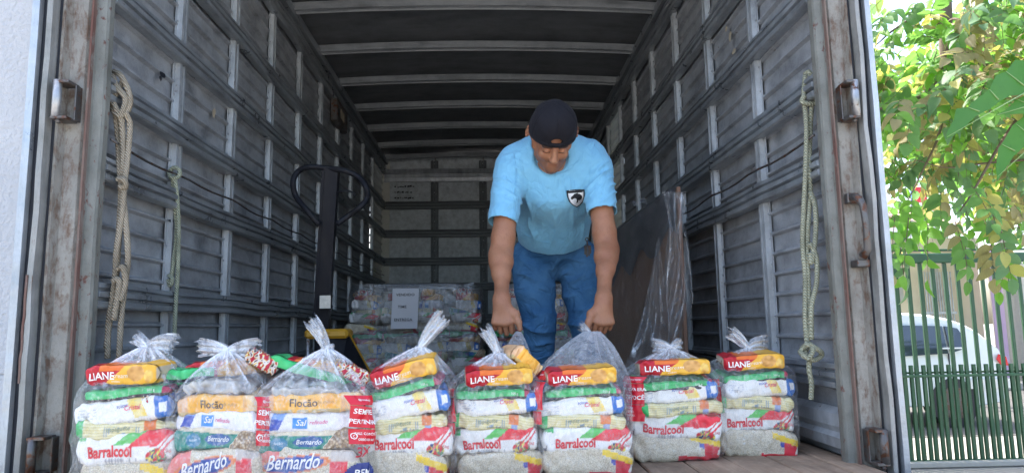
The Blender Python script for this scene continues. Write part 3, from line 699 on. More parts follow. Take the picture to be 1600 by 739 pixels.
def film_obj(name,v,f,mk,parent,mat=None):
    off=wloc(parent); me=bpy.data.meshes.new(name); me.from_pydata([tuple(Vector(p)-off) for p in v],[],f); milk(me,mk); me.materials.append(mat or M['film']); me.shade_smooth()
    o=bpy.data.objects.new(name,me); COL.objects.link(o); o.parent=parent; return o
def panel(fm,parent,a0,a1,t0,t1,col,texts,name='printed_panel',skew=0,shape=None):
    na,nt=26,16; v=[];f=[]
    def S(u,w,off):
        a=a0+(a1-a0)*u; t=t0+(t1-t0)*(w+skew*(u-.5)); p=fm.P(a,t); c=fm.P(a,t); n=(fm.P(a+.02,t)-fm.P(a-.02,t)).cross(fm.P(a,t+.01)-fm.P(a,t-.01)).normalized()
        return p+n*off
    for i in range(na+1):
        for j in range(nt+1): v.append(S(i/na,j/nt,.0012))
    f=[(i*(nt+1)+j,(i+1)*(nt+1)+j,(i+1)*(nt+1)+j+1,i*(nt+1)+j+1) for i in range(na) for j in range(nt)]
    if shape: 
        f=[q for q,(i,j) in zip(f,[(i,j) for i in range(na) for j in range(nt)]) if shape((i+.5)/na,(j+.5)/nt)]
    off=wloc(parent); me=bpy.data.meshes.new(name); me.from_pydata([tuple(p-off) for p in v],[],f); me.materials.append(ink(col)); me.shade_smooth()
    o=bpy.data.objects.new(name,me); COL.objects.link(o); o.parent=parent
    # physical size for lettering
    wd=sum((S((i+1)/8,.5,0)-S(i/8,.5,0)).length for i in range(8)); hg=(S(.5,1,0)-S(.5,0,0)).length
    for (s,size,u0,w0,c,kw) in texts:
        k2={k:kw[k] for k in kw if k in('bold','shear')}; tv,tf=text_geo(s,size,sub=.22,**k2); vv=[S(min(1.05,u0+x/wd),w0+y/hg,.0028) for x,y in tv]
        lm=bpy.data.meshes.new('lettering'); lm.from_pydata([tuple(p-off) for p in vv],[],tf); lm.materials.append(ink(c)); lo=bpy.data.objects.new('lettering',lm); COL.objects.link(lo); lo.parent=o
    return o
def ring(cx,cy,r,w=.004,n=18): pass
STK_A=[('rice',.088),('barral',.078),('pasta',.044),('sugar',.060),('greenpack',.030),('biscuit',.060)]
STK_B=[('blueoval',.118),('bean',.058),('bluesq',.050),('corn',.048),('coffee',.032)]
PLACE={'rice':'at the base of','blueoval':'at the base of','barral':'low down in','pasta':'midway up','sugar':'above the middle of','greenpack':'near the top of','biscuit':'on top in','bean':'low down in','bluesq':'half way up','corn':'above the middle of','coffee':'near the top of','snack':'on top in'}
def grocery_bag(px0,px1,pyt,Yf,knot_px,who,stack,seed,tilt=0,top_tilt=0,yaw=0,tails=(),extra=(),label='',D=.20,bz=0,knotY=None,kr=.016,pw=1.45,hscale=1.0,top_dx=0,lean=0):
    Yc=Yf+D/2
    x0=W(px0,640,Yf)[0]; x1=W(px1,640,Yf)[0]; w=x1-x0; cx=(x0+x1)/2; ztop=W(800,pyt,Yf+.03)[2]-FZ
    k=W(knot_px[0],knot_px[1],knotY or Yc); 
    tot=sum(h for _,h in stack); f=(ztop/tot)*hscale; rnd=random.Random(seed)
    B=thing('plastic_bag',label,'plastic bag',(cx,Yc,FZ),'clear plastic grocery bags standing in a row')
    z=FZ+.006; n=len(stack)
    for i,(kname,h) in enumerate(stack):
        L,H,Dd=TD[kname][:3]; hh=h*f; fr=i/(n-1); tl=tilt*fr+(top_tilt if kname in('biscuit','greenpack') else top_tilt*.6 if kname=='sugar' else 0)
        sx=1.05*(w/TD['barral'][0])*rnd.uniform(.97,1.01); 
        if kname in('corn','bluesq','bean','blueoval'): sx=1.04*(w/.30)*rnd.uniform(.98,1.02)
        dx=rnd.uniform(-.010,.010)+(top_dx if kname in('biscuit','greenpack','coffee') else 0)+lean*(z-FZ)
        dy=rnd.uniform(-.006,.006)+ (-.02 if kname in('biscuit',) else 0) -(.93*D-Dd)/2*.9
        place_pack(kname,(cx+dx,Yc+dy,z+hh/2+(.012 if kname=='biscuit' else 0)),(R(rnd.uniform(-2,9)),-R(tl+rnd.uniform(-4,4)),yaw+R(rnd.uniform(-7,7))),(sx*(.90 if kname=='biscuit' else 1),.94*D/.19,hh/H*(1.0 if kname=='biscuit' else 1.3)),seed%4,PLACE[kname]+' '+who)
        z+=hh
    for (kname,dx,dz,rot,sc,lab) in extra:
        place_pack(kname,(cx+dx[0],Yc+dx[1],FZ+dz),rot,sc,(seed+1)%2,label=lab)
    fm=Film((cx,Yc,FZ),w,D,ztop+.01,(k[0]-cx-lean*(k[2]-FZ),k[1]-Yc,k[2]-FZ),seed,yaw,kr=kr,pw=pw,lean=lean)
    v,ff,mk=fm.mesh(); film_obj('film',v,ff,mk,B)
    if kr<.025:
        mb=MB(); kc=Vector(k)
        for q in range(3): 
            mb.tube([kc+Vector((.013*math.cos(a+q),.011*math.sin(a+q*2),.007*math.sin(a*1+q*1.7)+(q-1)*.004)) for a in [j*.55 for j in range(12)]],.0075,8)
        me=mb.mesh('knot',wloc(B)); milk(me,[.6]*len(me.vertices)); me.materials.append(M['film']); me.shade_smooth(); o=bpy.data.objects.new('knot',me); COL.objects.link(o); o.parent=B
    for (d0,d1,L,w1) in tails:
        v,ff,mk=tail_mesh(k,(d0,d1),L,.010,w1,seed+L*50); film_obj('tail',v,ff,mk,B)
    return B,fm,k
PI=math.pi
WT=(.85,.82,.80)
b1=grocery_bag(118,270,566,1.99,(232,541),'the leftmost bag',STK_A,1,top_tilt=4,tails=(((.7,0,.35),(1,-.1,-.35),.075,.022),((-.7,0,.5),(-.8,0,.5),.045,.014)),
  label='clear bag tied with its tail flopped right, leftmost in the row by the left post',extra=[('snack',(.07,-.05),.255,(0,.2,.3),(.45,.7,.6),'small red and yellow pouch near the top of the leftmost bag'),('greenpack',(.13,.04),.30,(0,.1,-.2),(.45,1,1.3),'bright green foil end poking up at the right of the leftmost bag')])
b2=grocery_bag(265,412,590,1.98,(358,548),'the bag second from the left',STK_B,2,top_tilt=2,tails=(((-1,0,.3),(-1,0,-.05),.085,.020),((1,0,.25),(1,-.1,-.12),.085,.022)),
  label='clear bag tied with two side flaps, second from the left',extra=[('snack',(.09,.0),.355,(0,.5,.3),(.6,.8,.8),'crumpled snack packet poking up in the bag second from the left'),('biscuit',(-.03,.05),.335,(0,-.1,.1),(.9,1,.8),'biscuit packet at the back of the bag second from the left'),('greenpack',(-.12,.03),.32,(0,.0,.3),(.6,1,1.2),'green foil packet at the upper left of the bag second from the left')])
b3=grocery_bag(392,572,598,1.98,(511,546),'the widest bag',STK_B,3,top_tilt=-2,tilt=-3,tails=(((-.3,0,.9),(-.55,0,.6),.095,.016),),
  label='widest clear bag, tied with an upright tail in front of the pallet jack',extra=[('snack',(.10,.0),.315,(0,.5,.3),(.62,.8,.75),'crumpled snack packet atop the widest bag'),('greenpack',(-.02,.05),.315,(0,.35,.1),(1.15,1,1.2),'long green packet aslant atop the widest bag'),('biscuit',(-.02,.05),.335,(0,.1,.1),(.8,1,.7),'biscuit packet at the back of the widest bag')])
b4=grocery_bag(567,702,570,2.04,(657,543),'the bag below the paper sign',STK_A,4,top_tilt=13,top_dx=.0,tails=(((.45,0,.8),(.75,0,.75),.115,.020),),
  label='clear bag tied with a tail slanting up to the right, below the paper sign')
b5=grocery_bag(709,842,580,2.10,(778,552),'the held bag at left',STK_A,5,top_tilt=3,tails=(((-.35,0,.9),(-.5,0,.7),.085,.016),),
  label='tied clear bag that the man holds at its right by his image-left hand')
b6=grocery_bag(843,982,584,2.11,(925,519),'the held bag at right',STK_A,6,top_tilt=5,knotY=2.44,kr=.03,pw=1.5,
  label='clear bag gathered to a peak in the hand at the image right')
b7=grocery_bag(990,1130,574,2.30,(1048,545),'the bag beside the wrapped board',STK_A,7,top_tilt=5,tails=(((-.9,0,.4),(-1,0,-.1),.06,.020),((.5,0,.5),(1,0,.1),.04,.014)),
  label='clear bag with a red printed panel on its left side, beside the wrapped board',D=.22)
b8=grocery_bag(1124,1244,566,2.38,(1168,545),'the rightmost bag',STK_A,8,top_tilt=5,tails=(((-.5,0,.8),(-.9,0,.5),.085,.018),((.7,0,.5),(1,-.1,-.2),.07,.024)),
  label='rightmost clear bag, its tied tail bent to the left, by the right wall',D=.21)
PR=(.60,.012,.03)
# printed panels on the bags
def red_set(b,a0,a1,s=1.0,dz=0):
    B,fm,_=b
    panel(fm,B,a0,a1,.60+dz,.665+dz,PR,[('@nossaloja',.008*s,.5,.5,WT,dict(bold=.01))],skew=-.2)
    panel(fm,B,a0,a1,.44+dz,.59+dz,PR,[('SEMPRE',.019*s,.50,.74,WT,dict(bold=.02,shear=.1)),('PERTINHO',.0175*s,.52,.27,WT,dict(bold=.02,shear=.1))],skew=-.2)
    panel(fm,B,a0,a1,.325+dz,.43+dz,PR,[('FALE CONOSCO',.0095*s,.62,.70,WT,dict(bold=.015)),('0800 000 000',.0095*s,.62,.32,WT,dict(bold=.01)),('O',.026*s,.16,.5,WT,{}),('c',.014*s,.16,.53,WT,{})],skew=-.2)
red_set(b3,-PI*.40,-PI*.10); red_set(b2,-PI*.34,-PI*.06)
B,fm,_=b3
panel(fm,B,-PI*.36,-PI*.18,.23,.31,(.74,.70,.64),[('3X',.036,.5,.5,(.42,.02,.04),dict(bold=.02,shear=.2))],shape=lambda u,w:False)
panel(fm,B,-PI*.42,-PI*.12,.06,.20,NAV,[('BEM',.026,.5,.5,WT,dict(bold=.02,shear=.1))],shape=lambda u,w:(2*u-1)**2+(2*w-1)**2*.9<1)
B,fm,_=b7
panel(fm,B,-PI*.96,-PI*.62,.70,.755,PR,[('SIGA NOSSAS REDES',.0065,.6,.5,WT,{})])
panel(fm,B,-PI*.96,-PI*.62,.51,.695,PR,[('UMA NOVA ERA',.0145,.48,.72,WT,dict(bold=.02)),('OTE VOCÊ',.0185,.52,.32,WT,dict(bold=.02))])
panel(fm,B,-PI*.90,-PI*.62,.36,.505,PR,[('ACESSE',.009,.35,.8,WT,{}),('O SITE E',.009,.35,.58,WT,{}),('CONFIRA',.009,.35,.36,WT,{})])
for b in (b4,b5,b6,b8):
    B,fm,_=b
    panel(fm,B,-PI*1.02,-PI*.72,.66,.72,PR,[('SIGA',.012,.6,.5,WT,{})]); panel(fm,B,-PI*1.02,-PI*.70,.46,.65,PR,[('VA ERA',.016,.55,.72,WT,dict(bold=.02)),('VOCÊ',.018,.6,.32,WT,dict(bold=.02))]); panel(fm,B,-PI*1.02,-PI*.72,.36,.45,PR,[])
# ------------------------------------------------------------------ the man: distance fields turned into surfaces
def unit(v): v=np.array(v,float); return v/np.linalg.norm(v)
class Grid:
    def __init__(s,lo,hi,h):
        s.lo=np.array(lo,float); s.h=h; s.n=np.ceil((np.array(hi)-s.lo)/h).astype(int)+1; s.f=np.full(s.n,1.0,np.float32)
    def win(s,lo,hi):
        a=np.clip(np.floor((np.array(lo)-s.lo)/s.h).astype(int),0,s.n-1); b=np.clip(np.ceil((np.array(hi)-s.lo)/s.h).astype(int)+1,1,s.n)
        if (b<=a).any(): return None
        ax=[s.lo[i]+s.h*np.arange(a[i],b[i]) for i in range(3)]
        P=np.stack(np.meshgrid(*ax,indexing='ij'),-1).astype(np.float32)
        return tuple(slice(a[i],b[i]) for i in range(3)),P
    def comb(s,sl,d,k,op):
        F=s.f[sl]
        if op=='u':
            h=np.maximum(k-np.abs(F-d),0)/max(k,1e-6); s.f[sl]=np.minimum(F,d)-h*h*k*.25
        else:
            d=-d; h=np.maximum(k-np.abs(F-d),0)/max(k,1e-6); s.f[sl]=np.maximum(F,d)+h*h*k*.25
    def cap(s,a,b,ra,rb=None,k=.02,op='u',flat=None):
        rb=ra if rb is None else rb; a=np.array(a,np.float32); b=np.array(b,np.float32); m=max(ra,rb)+k+.03
        w=s.win(np.minimum(a,b)-m,np.maximum(a,b)+m)
        if w is None: return s
        sl,P=w; ab=b-a; t=np.clip(((P-a)@ab)/max(ab@ab,1e-9),0,1); q=P-a-t[...,None]*ab
        if flat is not None:
            ax,fs=flat; ax=np.array(ax,np.float32); c=q@ax; q=q+ax*((1/fs-1)*c)[...,None]
        d=np.sqrt((q*q).sum(-1))-(ra+(rb-ra)*t); s.comb(sl,d,k,op); return s
    def chain(s,pts,k=.02,**kw):
        for (a,ra),(b,rb) in zip(pts[:-1],pts[1:]): s.cap(a,b,ra,rb,k,**kw)
        return s
    def ell(s,c,r,k=.02,rot=None,op='u'):
        c=np.array(c,np.float32); r=np.array(r,np.float32); m=r.max()+k+.03; w=s.win(c-m,c+m)
        if w is None: return s
        sl,P=w; q=P-c
        if rot is not None: q=q@np.array(rot,np.float32)   # columns are local axes
        k0=np.sqrt(((q/r)**2).sum(-1)); k1=np.sqrt(((q/(r*r))**2).sum(-1)); d=k0*(k0-1)/np.maximum(k1,1e-6); s.comb(sl,d,k,op); return s
    def plane(s,p,n,k=.004):
        "keep the side n points away from"
        sl,P=s.win(s.lo,s.lo+s.h*s.n); d=(P-np.array(p,np.float32))@np.array(unit(n),np.float32); s.comb(sl,-d,k,'s'); return s
    def surf(s):
        f=s.f; ins=f<0; c=ins[:-1,:-1,:-1].astype(np.int8)
        tot=np.zeros_like(c)
        cor=[(i,j,k) for i in(0,1) for j in(0,1) for k in(0,1)]
        for i,j,k in cor: tot+=ins[i:i+c.shape[0],j:j+c.shape[1],k:k+c.shape[2]]
        act=np.argwhere((tot>0)&(tot<8)); idm=np.full(c.shape,-1,np.int32); idm[tuple(act.T)]=np.arange(len(act))
        V=np.stack([f[act[:,0]+i,act[:,1]+j,act[:,2]+k] for i,j,k in cor],1)
        acc=np.zeros((len(act),3)); cnt=np.zeros(len(act)); ca=np.array(cor,float)
        for a in range(8):
            for b in range(a+1,8):
                if abs(ca[a]-ca[b]).sum()==1:
                    m=(V[:,a]<0)!=(V[:,b]<0); t=np.where(m,V[:,a]/np.where(m,V[:,a]-V[:,b],1),0)
                    acc+=m[:,None]*(ca[a]+(ca[b]-ca[a])*t[:,None]); cnt+=m
        P=s.lo+s.h*(act+acc/cnt[:,None]); F=[]
        for ax in range(3):
            o=[1 if q==ax else 0 for q in range(3)]
            A=ins[:ins.shape[0]-o[0],:ins.shape[1]-o[1],:ins.shape[2]-o[2]]; Bm=ins[o[0]:,o[1]:,o[2]:]
            e=np.argwhere(A!=Bm); u,v=[q for q in range(3) if q!=ax]
            e=e[(e[:,u]>0)&(e[:,v]>0)&(e[:,u]<s.n[u]-1)&(e[:,v]<s.n[v]-1)]
            def g(du,dv):
                q=e.copy(); q[:,u]-=du; q[:,v]-=dv; return idm[tuple(q.T)]
            Q=np.stack([g(1,1),g(0,1),g(0,0),g(1,0)],1); fl=A[tuple(e.T)]
            if ax==1: fl=~fl
            Q[~fl]=Q[~fl][:,::-1]; F.append(Q)
        F=np.concatenate(F); F=F[(F>=0).all(1)]
        return P,F
def vnorm(P,F):
    n=np.zeros_like(P); a=P[F[:,0]];b=P[F[:,1]];c=P[F[:,2]];d=P[F[:,3]]; fn=np.cross(c-a,d-b)
    for q in range(4): np.add.at(n,F[:,q],fn)
    return n/np.maximum(np.linalg.norm(n,axis=1,keepdims=True),1e-9)
def relax(P,F,it=2,lam=.5):
    for _ in range(it):
        s=np.zeros_like(P); c=np.zeros(len(P))
        for q in range(4):
            a=F[:,q];b=F[:,(q+1)%4]; np.add.at(s,a,P[b]); np.add.at(s,b,P[a]); np.add.at(c,a,1); np.add.at(c,b,1)
        P=P+lam*(s/np.maximum(c,1)[:,None]-P)
    return P
def sdf_obj(name,P,F,mat,parent=None,attr=None,off=(0,0,0),**kw):
    off=np.array(wloc(parent)) if parent else np.array(off)
    me=bpy.data.meshes.new(name); me.from_pydata((P-off).tolist(),[],F.tolist()); 
    if attr is not None:
        at=me.color_attributes.new('Tone','FLOAT_COLOR','POINT'); a=np.ones((len(P),4),np.float32); a[:,:attr.shape[1]]=attr; at.data.foreach_set('color',a.ravel())
    me.materials.append(mat); me.shade_smooth(); o=bpy.data.objects.new(name,me); COL.objects.link(o)
    if parent: o.parent=parent
    else: o.location=off
    return tag(o,**kw)
# joints
shL=W(797,272,2.95); shR=W(932,264,2.95); elL=W(784,394,2.86); elR=W(947,386,2.86); wrL=W(784,473,2.66); wrR=W(943,473,2.66)
pel=W(865,398,3.40); bel=W(864,345,3.25); che=W(864,285,3.04); nek=W(862,232,2.93)
HC_=W(863,214,2.80); phi=R(55); hf=np.array([0,-math.cos(phi),-math.sin(phi)]); hu=np.array([0,-math.sin(phi),math.cos(phi)]); hx=np.array([1.0,0,0])
yw=R(4); Rz=np.array([[math.cos(yw),-math.sin(yw),0],[math.sin(yw),math.cos(yw),0],[0,0,1]]); hf=Rz@hf; hu=Rz@hu; hx=Rz@hx
HR=np.column_stack([hx,hf,hu])
def H(x,f,u): return HC_+HR@np.array([x,f,u])
hipL=W(833,412,3.38); hipR=W(900,412,3.38); knL=W(843,505,3.34); knR=W(917,505,3.34); ftL=np.array([knL[0]-.0,3.50,FZ+.06]); ftR=np.array([knR[0]+.05,3.50,FZ+.06])
G=Grid((min(shL[0],elL[0])-.13,2.48,FZ-.01),(shR[0]+.13,3.72,HC_[2]+.2),.0036)
# torso, legs
G.cap(pel,bel,.095,.11,.05).cap(bel,che,.11,.13,.05).cap(che,nek,.13,.07,.06)
G.cap(shL*.85+che*.15,shR*.85+che*.15,.072,.072,.05)
for hp,kn,ft in((hipL,knL,ftL),(hipR,knR,ftR)):
    G.chain([(hp,.066),(kn,.055),(ft+np.array([0,0,.05]),.042),(ft,.04)],.03)
G.chain([(nek,.062),(H(0,-.045,-.09),.058)],.04)
# arms
def arm(sh,el,wr,s):
    u=unit(el-sh); G.chain([(sh,.054),(sh+u*.12,.051),(el-u*.06,.045),(el,.042)],.03)
    w=unit(wr-el); G.chain([(el,.041),(el+w*.06,.042),(el+w*.14,.031),(wr-w*.02,.0275),(wr+w*.01,.026)],.03)
    G.cap(sh+u*.15+np.array([0,-.012,0]),el-u*.07+np.array([0,-.012,0]),.036,.03,.03)       # biceps
    G.cap(el+w*.02+np.array([s*.016,0,0]),el+w*.12+np.array([s*.01,0,0]),.034,.024,.03)      # brachioradialis
    return w
wl=arm(shL,elL,wrL,-1); wr_=arm(shR,elR,wrR,1)
# hands: fist closed over the gathered film, back of the hand to the viewer, thumb on the inner side
def hand(wr,w,inn,tw):
    p=unit(np.array([-.10*inn*0,-.10,-1.0])+w*.25); i=unit(np.array([inn,0,0])+np.array([0,-tw,0])); i=unit(i-p*(i@p)); n=unit(np.cross(p,i)*inn)   # n toward -Y
    if n[1]>0: n=-n
    def L(a,b,c): return wr+p*a+i*b+n*c
    G.cap(L(-.005,0,0),L(.03,.0,.0),.027,.030,.02,flat=(n,.75))
    for j,b in enumerate((.028,.010,-.009,-.026)):            # palm
        G.cap(L(.015,b*.55,.0),L(.082-.004*abs(j-1),b*1.08,.002),.0155,.0135,.014)
    lens=[(.040,.025,.019),(.044,.028,.020),(.041,.026,.019),(.032,.020,.017)]
    for j,b in enumerate((.033,.0112,-.0108,-.031)):
        l1,l2,l3=lens[j]; k0=L(.082-.004*abs(j-1),b,.002)
        a1=R(38+4*j); d1=p*math.cos(a1)-n*math.sin(a1); k1=k0+d1*l1
        a2=R(118+5*j); d2=p*math.cos(a2)-n*math.sin(a2); k2=k1+d2*l2
        a3=R(178+4*j); d3=p*math.cos(a3)-n*math.sin(a3); k3=k2+d3*l3
        r=.0094 if j<3 else .0082
        G.cap(L(.055,b*.9,.004),k0,.008,.0105,.004); G.cap(k0,k1,r+.0006,r,.002); G.cap(k1,k2,r,r-.0008,.0015); G.cap(k2,k3,r-.0008,r-.002,.001)
    t0=L(.018,.022,-.006); t1=L(.048,.050,-.002); t2=L(.080,.064,.000); t3=L(.108,.068,-.004)
    G.chain([(t0,.016),(t1,.0145),(t2,.0112),(t3,.0092)],.012)
    G.cap(L(.03,.018,0),t1,.012,.010,.02)
    nail=t3*.75+t2*.25+n*.0085
    return L(.10,.01,-.03),nail,n,unit(t3-t2)
gripL,nailL,nnL,ndL=hand(wrL,wl,1,.25); gripR,nailR,nnR,ndR=hand(wrR,wr_,-1,.25)
# head and face
G.ell(H(0,-.012,.032),(.075,.095,.088),.02,HR)
G.ell(H(0,.030,-.045),(.060,.062,.075),.03,HR)
G.cap(H(-.048,.022,-.070),H(-.008,.068,-.106),.024,.024,.025).cap(H(.048,.022,-.070),H(.008,.068,-.106),.024,.024,.025)
G.cap(H(-.040,.072,.020),H(.040,.072,.020),.016,.016,.02)
for sx in(-1,1):
    G.ell(H(sx*.042,.064,-.035),(.022,.022,.022),.02,HR)
    G.ell(H(sx*.032,.098,-.004),(.019,.014,.013),.010,HR,'s')
    G.ell(H(sx*.032,.079,-.004),(.0155,.0145,.0125),.004,HR)             # lowered lid
    G.cap(H(sx*.018,.094,.022),H(sx*.050,.080,.021),.0060,.005,.008)      # brow
    G.ell(H(sx*.012,.101,-.040),(.008,.009,.007),.008,HR)
    e=H(sx*.101,-.022,.012); er=HR@np.array([[math.cos(.75),sx*math.sin(.75),0],[-sx*math.sin(.75),math.cos(.75),0],[0,0,1]])
    G.ell(e,(.007,.019,.031),.008,er); G.ell(e+HR@np.array([sx*.006,.008,.002]),(.006,.011,.018),.004,er,'s'); G.cap(H(sx*.080,-.010,.004),e,.014,.008,.01)
    G.cap(H(sx*.078,.0,.012),H(sx*.074,.012,-.04),.010,.010,.02)
G.cap(H(0,.092,.004),H(0,.108,-.034),.0078,.0120,.014)
G.ell(H(0,.113,-.037),(.0115,.0105,.0095),.008,HR)
G.cap(H(-.019,.087,-.071),H(.019,.087,-.071),.0045,.0045,.006); G.cap(H(-.015,.085,-.080),H(.015,.085,-.080),.0058,.0058,.006)
G.cap(H(-.022,.0965,-.0755),H(.022,.0965,-.0755),.0018,.0018,.003,op='s')
Pb,Fb=G.surf(); Pb=relax(Pb,Fb,1,.4)
q=(Pb-HC_)@HR; near=(np.linalg.norm(Pb-HC_,axis=1)<.17)
beard=near&(q[:,2]<-.055)&(q[:,1]>.0); stub=np.where(near,np.clip((-.040-q[:,2])/.03,0,1)*np.clip((q[:,1]+.03)/.03,0,1)*(q[:,2]>-.14),0)
lipm=near&(np.abs(q[:,0])<.024)&(q[:,2]<-.064)&(q[:,2]>-.088)&(q[:,1]>.085)
mus=near&(np.abs(q[:,0])<.034)&(q[:,2]<-.050)&(q[:,2]>-.066)&(q[:,1]>.075)
brow=near&(np.abs(np.abs(q[:,0])-.033)<.021)&(q[:,2]>.012)&(q[:,2]<.027)&(q[:,1]>.07)
lash=near&(np.abs(np.abs(q[:,0])-.032)<.015)&(np.abs(q[:,2]+.012)<.0030)&(q[:,1]>.07)
tone=np.zeros((len(Pb),3),np.float32); tone[:,0]=np.clip(stub*.42+mus*.25,0,1); tone[:,0][brow|lash]=1; tone[:,0][lipm]=.25; tone[:,1]=lipm*.2
# arms: light hair / redder knuckles
for g in (gripL,gripR): tone[:,1]=np.maximum(tone[:,1],.35*np.clip(1-np.linalg.norm(Pb-g,axis=1)/.06,0,1))
tone[:,2]=((Pb[:,2]<1.75)&(Pb[:,1]<2.95)).astype(np.float32)
tone[near,2]=0
def skin_mat():
    t=NT('tanned_skin'); at=t.n('VertexColor',layer_name='Tone'); sp_=t.n('SeparateColor'); t.set(sp_.inputs[0],at.outputs['Color']); p=t.n('NewGeometry').outputs['Position']
    n=t.noise(35,5,.6,p); n2=t.noise(220,3,.6,p); n4=t.noise(9,3,.6,p); c=t.mix(t.math('ADD',t.math('MULTIPLY',n,.5),t.math('MULTIPLY',t.ramp(n4,[(.35,0),(.65,1)]),.5)),(.25,.10,.052),(.42,.20,.112))
    c=t.mix(t.math('MULTIPLY',sp_.outputs[1],.30),c,(.42,.13,.09)); mp=t.n('Mapping'); t.set(mp.inputs[0],p); mp.inputs['Scale'].default_value=(1,1,.25); hr=t.noise(260,2,.5,mp,.8)
    c=t.mix(t.math('MULTIPLY',t.ramp(hr,[(.56,0),(.70,.28)]),sp_.outputs[2]),c,(.10,.05,.03))
    c=t.mix(t.math('MULTIPLY',sp_.outputs[0],t.ramp(n2,[(.3,.75),(.7,1)])),c,(.045,.028,.02))
    nn=t.bump(n2,.25,.0015,t.bump(n,.15,.004)); x=t.bsdf(c,.5,0,nn,.4,Subsurface_Weight=.12,Subsurface_Scale=.01); return t.done(x)
M['skin']=skin_mat()
MAN=sdf_obj('person',Pb,Fb,M['skin'],off=(pel[0],3.3,FZ),attr=tone,label='man in a light blue t-shirt, jeans and backwards dark cap bending to grip two bags',cat='person')
for nl,nn_,nd in((nailL,nnL,ndL),(nailR,nnR,ndR)):
    side=np.cross(nn_,nd); mb=MB(); v=[]
    for a in range(6):
        for b in range(5):
            x=(b/4-.5)*.011; y=(a/5-.5)*.013; v.append(nl+side*x+nd*y-nn_*(x*x*60)+nn_*.0003)
    mb.add([tuple(k) for k in v],[(a*5+b,a*5+b+1,(a+1)*5+b+1,(a+1)*5+b) for a in range(5) for b in range(4)]); M['nail']=M.get('nail') or plain('fingernail',(.55,.33,.26),.3); put('fingernail',mb,M['nail'],MAN,smooth=True,fix=False)
# t-shirt
def folds(P,N,items,amp):
    d=np.zeros(len(P))
    for c,dr,fr,sig,a,ph in items:
        q=P-np.array(c); dr=unit(dr); t=q@dr; w=np.exp(-(q*q).sum(1)/(2*sig*sig))*np.clip(.55+.9*np.sin(P[:,0]*37+ph*5+P[:,2]*13)*np.sin(P[:,2]*29+ph*3),0,1.3); 
        wob=.35*np.sin(P[:,0]*31+ph)+.3*np.sin(P[:,2]*27+ph*2)
        s=(1-np.abs(np.sin((t*fr*.5+ph+wob*1.6))))**2.2*1.5-.35; d+=a*w*s
    return P+N*(d*amp)[:,None]
S=Grid((shL[0]-.14,2.62,pel[2]-.10),(shR[0]+.14,3.65,nek[2]+.12),.005)
hemc=W(865,380,3.30)
S.cap(pel+[0,0,.0],bel,.150,.146,.05,flat=((0,.75,.66),1.0)).cap(bel,che,.146,.155,.06).cap(che,nek,.150,.082,.07)
S.cap(shL*.80+che*.2+[0,0,.012],nek,.080,.074,.05).cap(shR*.80+che*.2+[0,0,.012],nek,.080,.074,.05)
S.cap(W(808,254,2.99),W(918,247,2.99),.086,.086,.05); S.cap(W(845,245,2.98),W(880,243,2.98),.095,.095,.05)
S.cap(bel+[-.05,0,0],che+[-.055,0,0],.115,.118,.05).cap(bel+[.05,0,0],che+[.055,0,0],.115,.118,.05).cap(pel+[-.06,0,.03],bel+[-.05,0,0],.10,.11,.05).cap(pel+[.06,0,.03],bel+[.05,0,0],.10,.11,.05)
slL=W(785,349,2.88); slR=W(941,333,2.88)
for sh,sl_,el in((shL,slL,elL),(shR,slR,elR)):
    u=unit(sl_-sh); S.cap(sh,sl_+u*.05,.070,.064,.04)
for sh,sl_ in((shL,slL),(shR,slR)):
    u=unit(sl_-sh); ext=sl_+u*.0
    sl2,P=S.win(sl_-.13,sl_+.13); dd=(P-sl_)@u.astype(np.float32); out=np.where(np.linalg.norm(P-sl_-(dd[...,None]*u),axis=-1)<.125,dd,-1); S.comb(sl2,-out.astype(np.float32),.004,'s')
    S.cap(sl_-u*.045,sl_+u*.06,.057,.058,.006,op='s')
hn=unit(pel-bel+np.array([0,.0,-.06])); hem=hemc
S.plane(hem,hn,.004)
# neck hole, ribbed collar left around it
nd_=unit(H(0,-.03,-.08)-nek); S.cap(nek+nd_*.03,H(0,-.03,-.04),.070,.088,.006,op='s'); S.ell(H(0,.045,-.09),(.078,.085,.055),.01,HR,'s')
Ps,Fs=S.surf(); Ps=relax(Ps,Fs,2,.5); Ns=vnorm(Ps,Fs)
c1=che
it=[(W(812,330,2.98),(1,.2,.6),150,.055,1.0,0),(W(918,325,2.98),(-1,.2,.6),150,.055,1.0,1.2),(W(842,300,2.95),(.9,0,-.45),75,.06,.9,2),(W(885,300,2.95),(.9,0,.3),70,.06,.7,3),
(W(840,355,3.1),(1,.2,.45),110,.07,.8,1),(W(895,355,3.1),(-1,.2,.45),120,.07,.9,2.5),(W(866,325,3.02),(1,.1,.15),75,.09,.6,.6),(W(780,300,2.86),(.8,0,1),190,.05,.6,.3),(W(948,290,2.86),(-.8,0,1),200,.06,.9,1.8),(W(942,270,2.86),(-.6,0,1),170,.04,.7,.8),(W(795,270,2.88),(.7,0,1),180,.05,.6,.8),
(W(808,250,2.92),(.3,.3,1),80,.05,.5,0),(W(915,245,2.92),(-.4,.3,1),85,.05,.5,2)]
Ps=folds(Ps,Ns,it,.0125)
Ps=Ps+Ns*(.0028*np.sin(Ps[:,0]*52+3*np.sin(Ps[:,2]*19))*np.sin(Ps[:,2]*38+2*np.sin(Ps[:,0]*21)))[:,None]
